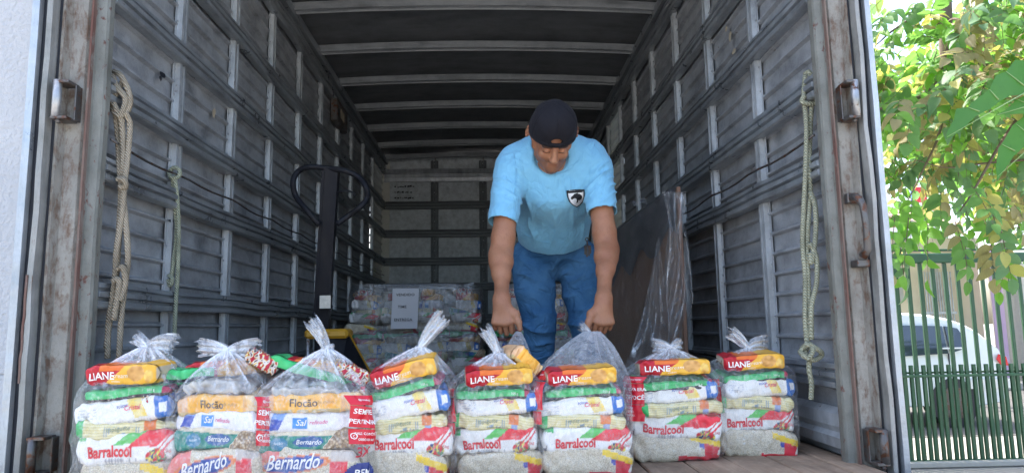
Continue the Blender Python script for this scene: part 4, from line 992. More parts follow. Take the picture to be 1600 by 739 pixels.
def cloth(name,col,weave=900,rough=.85,var=.08,bump=.2):
    t=NT(name); p=t.n('NewGeometry').outputs['Position']; n=t.noise(18,4,.6,p); n2=t.noise(weave,2,.5,p); n3=t.noise(7,4,.65,p,1.5)
    c=t.mix(n,[x*(1-var) for x in col],[min(1,x*(1+var)) for x in col]); mpc=t.n('Mapping'); t.set(mpc.inputs[0],p); mpc.inputs['Scale'].default_value=(1.6,1,.8); mpc.inputs['Rotation'].default_value=(0,.6,0); rg=t.math('ABSOLUTE',t.math('SUBTRACT',t.noise(11,3,.5,mpc,.8),.5)); nn=t.bump(n2,bump,.001,t.bump(t.math('MINIMUM',rg,.09),.5,.04,t.bump(n3,.4,.02))); return t.done(t.bsdf(c,rough,0,nn,.2,Sheen_Weight=.15))
M['shirt']=cloth('light_blue_cotton',(.20,.48,.68))
shirt=sdf_obj('t_shirt',Ps,Fs,M['shirt'],MAN,label='plain light blue t-shirt with short sleeves')
# jeans
J=Grid((min(hipL[0],knL[0])-.17,3.08,FZ),(max(knR[0],ftR[0])+.16,3.70,pel[2]+.2),.006)
J.cap(pel+[-.055,0,.04],pel+[.055,0,.04],.118,.118,.04).cap(bel*.3+pel*.7,pel,.135,.13,.04)
J.cap(pel+[-.06,.05,-.02],pel+[.06,.05,-.02],.10,.10,.04)
for hp,kn,ft,s in((hipL,knL,ftL,-1),(hipR,knR,ftR,1)):
    J.chain([(hp+[s*.012,0,.02],.105),(hp*.5+kn*.5+[s*.004,0,0],.094),(kn,.080),(kn*.5+ft*.5,.074),(ft+[0,0,.03],.076)],.022)
J.plane(bel*.85+pel*.15,unit(bel-pel),.004)
Pj,Fj=J.surf(); Pj=relax(Pj,Fj,2,.5); Nj=vnorm(Pj,Fj)
it=[(W(835,440,3.28),(.25,0,1),85,.07,1.2,0),(W(900,440,3.28),(-.2,0,1),80,.07,1.1,2),(knL+[0,-.06,0],(.35,0,1),70,.075,1.5,1),(knR+[0,-.06,0],(-.3,0,1),72,.075,1.4,0),(W(868,425,3.3),(.8,0,.6),90,.05,1.0,1.5),(W(880,430,3.3),(-.8,0,.6),90,.05,1.0,.5),
(W(840,545,3.3),(.2,0,1),75,.06,1.3,2),(W(915,545,3.3),(-.3,0,1),78,.06,1.2,1),(W(830,400,3.28),(.3,0,1),60,.06,.7,1),(W(905,400,3.28),(-.3,0,1),60,.06,.7,0)]
Pj=folds(Pj,Nj,it,.0125); Pj=Pj+Nj*(.003*np.sin(Pj[:,0]*40+Pj[:,2]*22)*np.sin(Pj[:,2]*34))[:,None]
def denim():
    t=NT('blue_denim'); p=t.n('NewGeometry').outputs['Position']; mp=t.n('Mapping'); t.set(mp.inputs[0],p); mp.inputs['Scale'].default_value=(1,1,.3)
    w=t.noise(420,3,.6,mp); n=t.noise(6,5,.6,p); fz=t.n('LayerWeight')
    c=t.mix(w,(.016,.066,.16),(.045,.145,.30)); c=t.mix(t.ramp(n,[(.38,0),(.62,.65)]),c,(.085,.21,.37))
    return t.done(t.bsdf(c,.85,0,t.bump(w,.5,.0015,t.bump(t.math('MINIMUM',t.math('ABSOLUTE',t.math('SUBTRACT',t.noise(9,3,.5,p,1.0),.5)),.08),.9,.05)),.2))
M['denim']=denim(); jeans=sdf_obj('jeans',Pj,Fj,M['denim'],MAN,label='dark blue denim jeans')
# seams: centre seam and stitch lines pinned to the cloth
from mathutils.bvhtree import BVHTree
def bvh(P,F): return BVHTree.FromPolygons(P.tolist(),F.tolist())
bj=bvh(Pj,Fj); bs=bvh(Ps,Fs)
def cast(b,px,py):
    d=W(px,py,3)-CAM; h=b.ray_cast(Vector(CAM),Vector(d)); return h[0],h[1]
def strip(b,pts,r,name,mat,parent):
    o=[]
    for x,y in pts:
        h,n=cast(b,x,y)
        if h is not None: o.append(h+Vector(n)*.001)
    if len(o)>2: put(name,MB().tube(o,r,5),mat,parent,smooth=True)
strip(bj,[(872+.3*i%1,386+i*4) for i in range(12)],.0022,'seam',M['denim'],jeans)
strip(bs,[(838+k*5.0,251+24*math.sin(math.pi*k/13)*.9) for k in range(14)],.0025,'collar_seam',M['shirt'],shirt)
strip(bs,[(765+k*4.2,343-1.2*math.sin(k*.35)) for k in range(11)],.0016,'sleeve_seam',M['shirt'],shirt)
strip(bs,[(918+k*4.2,327-1.0*math.sin(k*.35)) for k in range(12)],.0016,'sleeve_seam',M['shirt'],shirt)
strip(bs,[(818,366),(830,371),(845,377),(860,379),(880,379),(900,376),(918,371)],.0016,'hem_seam',M['shirt'],shirt)
strip(bs,[(798,222),(803,240),(806,262),(806,285),(804,305)],.0016,'shoulder_seam',M['shirt'],shirt); strip(bs,[(930,222),(925,240),(922,262),(921,285)],.0016,'shoulder_seam',M['shirt'],shirt)
strip(bj,[(806,378),(812,390),(822,399),(836,404)],.0022,'pocket_seam',M['denim'],jeans); strip(bj,[(925,392),(915,401),(902,405)],.0022,'pocket_seam',M['denim'],jeans)
strip(bj,[(886+3*math.sin(k*.3),440+k*8) for k in range(12)],.0016,'leg_seam',M['denim'],jeans)
# badge on the chest
def decal(b,poly,name,mat,parent,off,X0,Y0_,sx,sy,rot=0):
    bm=bmesh.new(); vs=[bm.verts.new((x,y,0)) for x,y in poly]; bm.faces.new(vs); bmesh.ops.triangulate(bm,faces=bm.faces[:])
    for _ in range(4):
        e=[e for e in bm.edges if e.calc_length()>.12]
        if not e: break
        bmesh.ops.subdivide_edges(bm,edges=e,cuts=1); bmesh.ops.triangulate(bm,faces=[f for f in bm.faces if len(f.verts)>3])
    bm.verts.index_update(); v=[];ok=True
    for q in bm.verts:
        x=q.co.x*math.cos(rot)-q.co.y*math.sin(rot); y=q.co.x*math.sin(rot)+q.co.y*math.cos(rot)
        h,n=cast(b,X0+x*sx,Y0_-y*sy)
        if h is None: h,n=Vector(W(X0,Y0_,2.9)),Vector((0,-1,0))
        v.append(h+Vector(n)*off*.3+Vector((0,-1,0))*off)
    mb=MB(); mb.add(v,[[k.index for k in f.verts] for f in bm.faces]); bm.free(); return put(name,mb,mat,parent,smooth=True,fix=False)
blk=plain('black_print',(.012,.012,.014),.7); whp=plain('white_print',(.75,.76,.77),.7)
sh_=[(-1,.95),(-.5,1.0),(0,1.02),(.5,1.0),(1,.95),(.95,.2),(.75,-.4),(.4,-.8),(0,-1.05),(-.4,-.8),(-.75,-.4),(-.95,.2)]
BX,BY,BR=900,310,R(4)
bd=decal(bs,sh_,'badge',blk,shirt,.0025,BX,BY,14.5,13.5,BR); decal(bs,[(x*.86,y*.86-.04) for x,y in sh_],'badge_field',whp,bd,.0034,BX,BY,14.5,13.5,BR)
decal(bs,[(-.86,.62),(.86,.62),(.87,.88),(-.87,.88)],'badge_band',blk,bd,.0042,BX,BY,14.5,13.5,BR)
hh=[(-.70,-.10),(-.62,.12),(-.40,.26),(-.22,.46),(.05,.52),(.20,.60),(.22,.48),(.50,.42),(.72,.20),(.80,-.06),(.70,-.02),(.72,-.22),(.60,-.14),(.58,-.36),(.46,-.22),(.40,-.46),(.30,-.28),(.16,-.62),(-.06,-.66),(.06,-.34),(-.02,-.12),(-.22,-.06),(-.38,-.14),(-.52,-.24)]
decal(bs,hh,'horse_head',blk,bd,.0044,BX,BY-1,12.5,12.5,BR)
tv,tf=text_geo('EQUIPE TEAM',.30,bold=.01); v=[]
for x,y in tv:
    h,n=cast(bs,BX+x*14.5*.85,BY-(y+.75)*13.5+x*1.0); v.append((h if h is not None else Vector(W(BX,BY,2.9)))+Vector((0,-1,0))*.0052)
put('badge_lettering',MB().add(v,tf),whp,bd,fix=False)
# belt keys
mb=MB(); k0=Vector(W(917,374,3.08))
mb.tube([k0+Vector((.007*math.cos(a),-.002,.007*math.sin(a)-.0)) for a in [i*.6 for i in range(11)]],.0018,6)
mb.tube([k0+Vector((0,0,-.005)),k0+Vector((.002,0,-.03))],.0035,6)
keys=put('key_ring',mb,M['iron'],smooth=True,label='small bunch of dark keys clipped to the waist of the jeans',cat='keys',loc=tuple(k0))
for i,(dx,ln) in enumerate(((-.010,.040),(-.003,.050),(.006,.046),(.012,.036))):
    put('key',MB().bbox(k0.x+dx-.004,k0.x+dx+.004,k0.y-.006-.003*i,k0.y-.004-.003*i,k0.z-.03-ln,k0.z-.028,.001),M['iron'],keys)
# cap
C=Grid(HC_-.24,HC_+.26,.0035); CR=HR
cc=H(0,-.012,.034)
C.ell(cc,(.099,.114,.120),.01,CR); C.ell(cc+HR@np.array([0,.03,.05]),(.07,.07,.06),.05,CR)
C.ell(cc+HR@np.array([0,0,-.004]),(.094,.109,.114),.003,CR,'s')
up_=HR@np.array([0,-.10,1.0]); C.plane(H(0,.09,.030),-up_,.003)
C.ell(H(0,.125,.056),(.027,.05,.017),.004,CR,'s')
# band and strap round the opening
Pc,Fc=C.surf(); Pc=relax(Pc,Fc,1,.5); Nc=vnorm(Pc,Fc); qc=(Pc-cc)@HR; an=np.arctan2(qc[:,0],qc[:,1])
seam=np.minimum(np.abs(np.sin(an*3)),1); Pc=Pc-Nc*(.0028*np.exp(-(seam/.07)**2)*(qc[:,2]>-.0))[:,None]+Nc*(.0022*np.sin(qc[:,0]*60+1)*np.sin(qc[:,2]*50+2))[:,None]
def capm():
    t=NT('black_cap_cloth'); p=t.n('NewGeometry').outputs['Position']; n=t.noise(500,2,.5,p); n2=t.noise(10,4,.6,p); c=t.mix(n2,(.011,.011,.014),(.022,.0215,.027)); return t.done(t.bsdf(c,.75,0,t.bump(n,.3,.001,t.bump(n2,.8,.012)),.08,Sheen_Weight=.03))
BVC=bvh(Pc,Fc); M['cap']=capm(); cap_=sdf_obj('cap',Pc,Fc,M['cap'],MAN,label='dark baseball cap worn backwards')
mb=MB(); e=[]
for i in range(49):
    a=-PI+2*PI*i/48; x=.1005*math.sin(a)*.985; f=-.012+.1155*math.cos(a); e.append(H(x,f,.030+ .10*(f-.09)+.006))
mb2=[]
for p_ in e: mb2.append(p_)
v=[];
for i,p_ in enumerate(e):
    nrm=unit(p_-cc-HR@np.array([0,0,(HR.T@(p_-cc))[2]])); u2=HR@np.array([0,0,1.0])
    for a,b in ((-.004,-.009),(.0015,-.009),(.0015,.010),(-.004,.010)): v.append(p_+nrm*a+u2*b)
mb.add([tuple(k) for k in v],[(i*4+j,i*4+(j+1)%4,(i+1)*4+(j+1)%4,(i+1)*4+j) for i in range(48) for j in range(4)])
put('cap_band',mb,M['cap'],cap_,smooth=True)
mb=MB(); arcp=[H(.033*math.cos(a),.1005+.004*math.sin(a),.040+.035*math.sin(a)) for a in [PI*k/14 for k in range(15)]]
arcp=[cc+(p_-cc)*((1.0)/max(.01,math.sqrt((( (p_-cc)@HR)[0]/.100)**2+(((p_-cc)@HR)[1]/.1155)**2+(((p_-cc)@HR)[2]/.1215)**2))) for p_ in arcp]
put('cap_arch_trim',mb.tube(arcp,.0035,6),M['cap'],cap_,smooth=True)
put('cap_button',MB().ball(tuple(cc+HR@np.array([0,0,.121])),.008,10),M['cap'],cap_,smooth=True)
for az in (0,R(60),R(-60)):
    s_=[]
    for k in range(12):
        el=R(90-6*k-2); d_=HR@np.array([.0985*math.sin(az)*math.cos(el),.1135*math.cos(az)*math.cos(el),.1195*math.sin(el)])
        if az==0 and el<R(38): break
        h_=BVC.ray_cast(Vector(cc+d_*2),Vector(-d_))[0]
        if h_ is not None: s_.append(h_)
    if len(s_)>2: put('cap_seam',MB().tube(s_,.0015,5),M['cap'],cap_,smooth=True)
# visor at the back
v=[];mb=MB()
for i in range(13):
    a=-.7+1.4*i/12; 
    for k,(rr,uu) in enumerate(((.108,.0),(.150*(1-.12*a*a),-.045))): v.append(H(rr*math.sin(a)*1.0,-.012-rr*math.cos(a),.018+uu))
mb.add([tuple(k) for k in v]+[tuple(k+HR@np.array([0,0,.004])) for k in v],[(2*i,2*i+1,2*i+3,2*i+2) for i in range(12)]+[(26+2*i,28+2*i,29+2*i,27+2*i) for i in range(12)]+[(2*i+1,27+2*i,29+2*i,2*i+3) for i in range(12)])
put('visor',mb,M['cap'],cap_)
# shoes
for ft,s in((ftL,-1),(ftR,1)):
    K=Grid(ft-[.09,.26,.07],ft+[.09,.12,.09],.006); K.cap(ft+[0,.03,-.01],ft+[s*.012,-.15,-.022],.045,.040,.02).cap(ft+[0,0,.01],ft+[0,0,.05],.048,.045,.03); K.plane((0,0,FZ+.002),(0,0,-1))
    P_,F_=K.surf(); sdf_obj('shoe',relax(P_,F_,1),F_,M['cap'],MAN,label='dark shoe')
# film held by the image-left hand: a second gathered peak
B,fm,kk=b5
g=Vector(W(810,518,2.60)); v=[];mk=[]; base=Vector(b5[1].c)
na,nt_=64,30
for i in range(nt_+1):
    t=i/nt_; 
    for j in range(na):
        a=2*PI*j/na; pl=1+.16*(math.sin(11*a)+.5*math.sin(19*a+2))*t
        w0=.072*(1-t)**.85*pl+.010; d0=.065*(1-t)**.8*pl+.010
        cx=(1-t)*(fm.c.x+.062)+t*g.x; cy=(1-t)*(fm.c.y+.03)+t*g.y; z=(1-t)*(FZ+.26)+t*g.z
        v.append(Vector((cx+w0*math.cos(a)*1.0,cy+d0*math.sin(a),z+.0))); mk.append(.03+.12*t+.4*t**4)
f=[(i*na+j,i*na+(j+1)%na,(i+1)*na+(j+1)%na,(i+1)*na+j) for i in range(nt_) for j in range(na)]
film_obj('film_handle',v,f,mk,B)
place_pack('corn',(fm.c.x+.075,fm.c.y+.03,FZ+.335),(0,.75,.4),(.42,.8,1.1),1,low=True,label='crumpled golden packet end poking up beside the image-left hand')
# little tuft of film above the other hand
for kx,bb in((b6[2],b6[0]),):
    v,ff,mk=tail_mesh(Vector(W(921,526,2.50)),((-.3,-.05,.8),(-.9,0,.6)),.05,.012,.012,3); film_obj('tail',v,ff,mk,bb)
# ------------------------------------------------------------------ pallet jack
blackp=metal_mat('black_machine_paint',(.009,.010,.014),(.02,.02,.022),.4,.0,(8,8,3),rust=(.12,.08,.06),rustamt=.74,bump=.08,spec=.12)
yelp=metal_mat('yellow_machine_paint',(.48,.25,.015),(.33,.17,.015),.4,.0,(8,8,3),bump=.1)
stick=plain('worn_label',(.55,.52,.44),.6,var=.4,scale=60)
YJ=3.25
JK=thing('pallet_jack','black and yellow hand pallet jack with a loop handle, standing by the left wall','pallet jack',(W(505,500,YJ)[0],YJ,FZ))
loop=[(499,352),(478,327),(462,306),(458,284),(466,268),(484,261),(510,263),(538,267),(560,277),(572,293),(573,310),(562,324),(545,337),(526,350)]
put('loop_handle',MB().tube(spl([W(a,b,YJ-.03+.02*(i%2==0)) for i,(a,b) in enumerate(loop)],5),.0135,10),blackp,JK,smooth=True)
t0=W(519,262,YJ); t1=W(503,520,YJ+.12)
def bar(p,q,wx,wy):
    p=Vector(p);q=Vector(q);mb=MB();v=[]
    for c in (p,q):
        for a,b in((-1,-1),(1,-1),(1,1),(-1,1)): v.append((c.x+a*wx/2,c.y+b*wy/2,c.z))
    return mb.add(v,[(0,1,5,4),(1,2,6,5),(2,3,7,6),(3,0,4,7),(3,2,1,0),(4,5,6,7)])
sh=put('shaft',bar(t0,t1,.066,.05),blackp,JK)
put('shaft_edge',bar(t0+[-.036,.004,-.02],t1+[-.034,.004,0],.012,.062),blackp,sh)
q0=W(511,462,YJ+.055); put('worn_sticker',MB().box(q0[0]-.027,q0[0]+.024,q0[1]-.0,q0[1]+.002,W(500,482,YJ+.05)[2],q0[2]),stick,sh).location.y=-.030
lv=spl([W(528,300,YJ-.03),W(540,298,YJ-.04),W(552,301,YJ-.04),W(556,306,YJ-.03)],4); put('release_lever',MB().tube(lv,.004,6),blackp,JK,smooth=True)
zt=W(505,514,YJ+.1)[2]; xj=t1[0]
mb=MB(); mb.bbox(xj-.075,xj+.13,YJ+.08,YJ+.22,zt-.045,zt,.012); put('pump_housing',mb,yelp,JK)
put('pump_cylinder',MB().tube([(xj,YJ+.15,FZ+.1),(xj,YJ+.15,zt-.02)],.042,16),blackp,JK,smooth=True)
put('side_spring',MB().tube([(xj-.06,YJ+.1,FZ+.12),(xj-.06,YJ+.1,zt-.03)],.010,8),M['pin'],JK,smooth=True)
for s in(-1,1):
    put('steering_wheel',MB().tube([(xj+s*.02,YJ+.15,FZ+.09),(xj+s*.07,YJ+.15,FZ+.09)],.088,20),M['rubber'],JK,smooth=True)
# sloping carriage plate with a yellow rim and the two forks
def plate(pts,th,name,mat,par):
    v=[];mb=MB(); n=len(pts)
    for p in pts: v.append(tuple(p))
    for p in pts: v.append((p[0],p[1]+th,p[2]))
    mb.add(v,[tuple(range(n)),tuple(range(2*n-1,n-1,-1))]+[(i,(i+1)%n,n+(i+1)%n,n+i) for i in range(n)]); return put(name,mb,mat,par)
A=[W(513,524,YJ+.09),W(543,522,YJ+.12),W(585,598,YJ+.30),W(588,640,YJ+.34),W(520,640,YJ+.10)]
pl=plate(A,.03,'carriage_plate',blackp,JK)
put('yellow_rim',MB().tube([W(512,520,YJ+.08),W(544,518,YJ+.11),W(588,598,YJ+.29),W(591,640,YJ+.33)],.0045,6),yelp,pl)
for s in(.0,.38):
    put('fork',MB().bbox(xj-.02+s,xj+.14+s,YJ+.3,YJ+1.35,FZ+.05,FZ+.11,.008),blackp,JK)
# ------------------------------------------------------------------ wrapped pallets
woodm=metal_mat('pallet_wood',(.30,.2,.12),(.18,.12,.07),.8,0,(3,3,9))
def wrapfilm(x0,x1,y0,y1,z0,z1,parent,seed,taper=.05):
    v=[];mk=[];na,nt_=120,40; cx,cy=(x0+x1)/2,(y0+y1)/2
    for i in range(nt_+1):
        t=i/nt_
        for j in range(na):
            a=2*PI*j/na; c,s_=math.cos(a),math.sin(a); tp=1-taper*t**3; zz=z0+(z1-z0)*t+.02*noise.noise((c*3,s_*3,seed))*t
            b=1+.035*noise.noise((c*4+seed,s_*4,t*7))-.05*math.exp(-((t-.52)/.05)**2)
            v.append(Vector((cx+sp(c,.3)*(x1-x0)/2*tp*b,cy+sp(s_,.3)*(y1-y0)/2*tp*b,zz))); mk.append(.05+.08*max(0,noise.noise((c*5,s_*5,t*9+seed))))
    f=[(i*na+j,i*na+(j+1)%na,(i+1)*na+(j+1)%na,(i+1)*na+j) for i in range(nt_) for j in range(na)]
    return film_obj('stretch_wrap',v,f,mk,parent,M['dimwrap'])
def pallet_load(px0,px1,pyt,Y,ncol,where,seed,cat_label,depth=1.0):
    x0=W(px0,500,Y)[0]; x1=W(px1,500,Y)[0]; zt=W(650,pyt,Y)[2]; rnd=random.Random(seed)
    PL=thing('pallet','wooden pallet under the wrapped goods '+where,'pallet',((x0+x1)/2,Y+.5,FZ))
    for i in range(7): 
        y=Y+.02+i*.155; put('board',MB().bbox(x0-.02,x1+.02,y,y+.1,FZ+.10,FZ+.12,.002),woodm,PL)
    for i in range(3):
        x=x0+(x1-x0-.09)*i/2; put('stringer',MB().bbox(x,x+.09,Y,Y+1.1,FZ+.006,FZ+.098,.003),woodm,PL)
    z0=FZ+.125; H2=(zt-z0)/2; ws=(x1-x0)/ncol; kinds=['rice','barral','pasta','sugar','dark','greenpack','bean','corn','biscuit','bluesq']
    for tier in range(2):
        for c in range(ncol):
            z=z0+tier*H2; k=0; seq=['rice','barral',rnd.choice(['pasta','bean']),rnd.choice(['sugar','bluesq']),rnd.choice(['dark','biscuit'])]+([rnd.choice(['corn','snack'])] if tier else ['greenpack'])
            inset=.0
            for i,kn in enumerate(seq):
                hh=H2*(.19,.19,.15,.17,.14,.14)[i]; ins=.012*i*(tier)+.004*i
                L,Hh,D=TD[kn][:3]; sx=(ws*.98-(ins if tier else 0))/L
                if kn in('dark','corn') and i==5: sx*=.6
                tl=rnd.uniform(-9,9)
                place_pack(kn,(x0+ws*(c+.5)+rnd.uniform(-.03,.03),Y+.13+ins*.5+rnd.uniform(-.012,.012),z+hh/2),(R(rnd.uniform(-6,6)),R(tl),R(rnd.uniform(-8,8))),(sx,1.25,hh/Hh*1.4),rnd.randint(0,1),
                   group='packets wrapped on the pallet load '+where,label='%s, %s stack of the %s tier, pallet %s'%(DESC[kn][1].split(' with')[0],['leftmost','second','third','fourth'][c],['lower','upper'][tier],where),low=True)
                z+=hh
    core=MB(); core.bbox(x0+.04,x1-.04,Y+.2,Y+1.05,z0+.003,zt-.10,.03)
    cr=put('wrapped_core',core,M['bluecore'],label='pale bulk of stacked goods inside the pallet load '+where,cat='stacked goods',loc=((x0+x1)/2,Y+.6,z0))
    WR=thing('stretch_wrap_cover','clear stretch wrap wound round the pallet load '+where,'stretch wrap',((x0+x1)/2,Y+.5,FZ+.13))
    wrapfilm(x0-.03,x1+.03,Y-.02,Y+1.1,FZ+.13,zt+.03,WR,seed)
    return x0,x1,zt
M['bluecore']=plain('stacked_goods',(.30,.28,.24),.6,var=.6,scale=14,bump=.6)
pallet_load(541,752,450,4.9,4,'left of the man',3,'')
pallet_load(776,945,452,5.05,3,'behind the man',8,'')
a=W(614,451,4.85); b=W(655,513,4.85)
PS=thing('paper_sign','white paper sheet with faint typed lines on the wrapped pallet left of the man','paper sign',((a[0]+b[0])/2,4.84,(a[2]+b[2])/2))
mb=MB();v=[]
for i in range(9):
    for j in range(9):
        u,w=i/8,j/8; v.append((a[0]+(b[0]-a[0])*u-.012*w*(1-0),4.835+.008*noise.noise((u*2,w*2,1))-.0,a[2]+(b[2]-a[2])*w))
mb.add(v,[(i*9+j,(i+1)*9+j,(i+1)*9+j+1,i*9+j+1) for i in range(8) for j in range(8)])
put('sheet',mb,plain('white_paper',(.74,.74,.76),.7,var=.03),PS,smooth=True,fix=False)
for s,w,u in(('VENDIDO',.16,.5),('TIME',.46,.40),('ENTREGA',.78,.46)):
    tv,tf=text_geo(s,.026,bold=.01); cx=a[0]+(b[0]-a[0])*u-.012*w; cz=a[2]+(b[2]-a[2])*w
    put('typed_line',MB().add([(cx+x*1.1,4.824,cz+y) for x,y in tv],tf),ink((.06,.06,.07)),PS,fix=False)
# ------------------------------------------------------------------ wrapped board by the right wall
bt=W(1062,290,3.12); X0=bt[0]; zt=bt[2]
BD=thing('wrapped_board','tall brown board in loose clear wrap, leaning by the right wall behind the man','board',(X0,3.9,FZ))
brown=plain('brown_hardboard',(.42,.255,.165),.55,var=.25,scale=5,bump=.15)
dk=plain('dark_grey_foam',(.12,.115,.12),.4,var=.3,scale=9,bump=.3)
put('board_panel',MB().bbox(X0-.012,X0+.004,3.14,5.2,FZ+.002,zt-.012,.004),brown,BD)
put('board_edge',MB().bbox(X0-.013,X0+.005,3.125,3.137,FZ+.002,zt-.004,.002),plain('orange_brown_edge',(.20,.11,.07),.6),BD)
z1=W(1030,372,3.3)[2]
mb=MB();v=[]
for i in range(31):
    for j in range(13):
        y=3.13+2.05*i/30; w=j/12; zb=z1+.05*math.sin(i*.7)+.02*noise.noise((i*.5,0,0))-.12*(i/30)
        v.append((X0-.018-.012*noise.noise((y*3,w*3,4))-.004,y,zb+(zt-zb)*w))
mb.add(v,[(i*13+j,(i+1)*13+j,(i+1)*13+j+1,i*13+j+1) for i in range(30) for j in range(12)]); put('foam_cover',mb,dk,BD,smooth=True,fix=False)
def loose(fn,nu,nv,mk,name='loose_wrap'):
    v=[];m=[]
    for i in range(nu+1):
        for j in range(nv+1): v.append(fn(i/nu,j/nv)); m.append(mk(i/nu,j/nv))
    f=[(i*(nv+1)+j,(i+1)*(nv+1)+j,(i+1)*(nv+1)+j+1,i*(nv+1)+j+1) for i in range(nu) for j in range(nv)]
    return film_obj(name,v,f,m,BD,M['wrap'])
# sheet over the face
loose(lambda u,w:Vector((X0-.04-.03*noise.noise((u*9,w*7,1))-.02*math.sin(w*PI),3.1+2.0*u,FZ+.02+(zt-FZ-.03)*w)),60,50,lambda u,w:.02+.10*max(0,noise.noise((u*14,w*7,2)))+.5*max(0,noise.noise((u*50,w*28,5))-.22))
# gathered wrap hanging down the near edge
def edge(u,w):
    pxx=(1032+12*math.sin(w*3.2))+(u)*34*(.55+.45*w)+6*math.sin(w*9+u*5); py=300+270*(1-w); 
    y=3.05+.05*math.sin(u*19+w*4)+.03*noise.noise((u*6,w*9,5)); return Vector(W(pxx,py,y))
loose(edge,40,60,lambda u,w:.16+.55*max(0,math.sin(u*17+5*noise.noise((u*3,w*6,1))))**2*(.4+max(0,noise.noise((u*9,w*14,6)))*2.2)+.6*max(0,noise.noise((u*24,w*40,7))-.1))
def flap(u,w):
    # swag that falls away towards the front left
    l=(958+(1028-958)*(1-(1-w))**.55) ; r=1036+8*math.sin(w*4); py=372+215*(1-w); pxx=l+(r-l)*u
    y=2.98+.10*u+.04*math.sin(u*13+w*3)+.03*noise.noise((u*5,w*6,9)); return Vector(W(pxx,py,y))
loose(flap,40,50,lambda u,w:.07+.55*max(0,math.sin(u*13+w*6+5*noise.noise((u*4,w*6,2))))**3*(.3+max(0,noise.noise((u*8,w*12,3)))*2.4)+.6*max(0,noise.noise((u*22,w*34,8))-.12))
def bulge(u,w):
    py=330+240*(1-w); pxx=1058+u*(22*math.sin(w*PI)**.6+2)+3*noise.noise((w*8,u,1)); return Vector(W(pxx,py,3.2+.05*math.sin(u*9+w*5)))
loose(bulge,20,50,lambda u,w:.25+.7*max(0,noise.noise((u*5,w*16,3))))
loose(lambda u,w:Vector(W(988+22*u,312+8*w+3*math.sin(u*6),3.35+.03*math.sin(u*11+w*7))),14,8,lambda u,w:.3*max(0,noise.noise((u*7,w*7,3)))+.1,'wrap_scrap')
# ------------------------------------------------------------------ green metal fence
grn=metal_mat('green_fence_paint',(.020,.075,.036),(.034,.105,.052),.4,.1,(9,9,2),bump=.1)
YF=6.5; FEN=thing('metal_fence','green metal bar fence with a denser lower half, right of the truck','fence',(4.6,YF,0))
zT=W(1500,403,YF)[2]; zM=W(1500,586,YF)[2]; zS=W(1500,569,YF)[2]; zB=W(1500,721,YF)[2]
put('top_rail',MB().bbox(1.6,7.4,YF-.04,YF+.05,zT-.045,zT+.045,.008),grn,FEN); put('cap_rail',MB().bbox(1.6,7.4,YF+.06,YF+.09,zT+.075,zT+.095,.004),grn,FEN)
put('mid_rail',MB().bbox(1.6,7.4,YF-.028,YF-.006,zM-.012,zM+.012,.003),grn,FEN); put('mid_rail',MB().bbox(1.6,7.4,YF+.038,YF+.055,zM+.018,zM+.036,.003),grn,FEN)
put('bottom_rail',MB().bbox(1.6,7.4,YF-.03,YF+.03,zB-.03,zB+.02,.004),grn,FEN)
def sh_bar(h,w,y): 
    mb=MB(); mb.bbox(-w/2,w/2,y-.012,y+.012,0,h,.003); me=mb.mesh('bar'); me.materials.append(grn); return me
m1=sh_bar(zT-.045-.05,.023,0); m2=sh_bar(zT-.045-.05,.019,.045); m3=sh_bar(zS-.05,.034,.012)
m4b=sh_bar(zS-.075,.030,.030)
x=1.7; i=0
while x<7.3:
    for me,dx,h in((m1,0,0),(m2,.045,0),(m3,.083,0),(m4b,.024,0)):
        if me is m3:
            pass
        o=bpy.data.objects.new('bar',me); COL.objects.link(o); o.parent=FEN; o.location=(x+dx-4.6,0 if 1 else 0,.05)
    x+=.121; i+=1
put('plinth',MB().bbox(1.6,7.4,YF-.08,YF+.1,.006,.06,.01),plain('plinth_concrete',(.4,.39,.36),.85,bump=.4),label='low concrete plinth under the green fence',cat='plinth',loc=(4,YF,0))
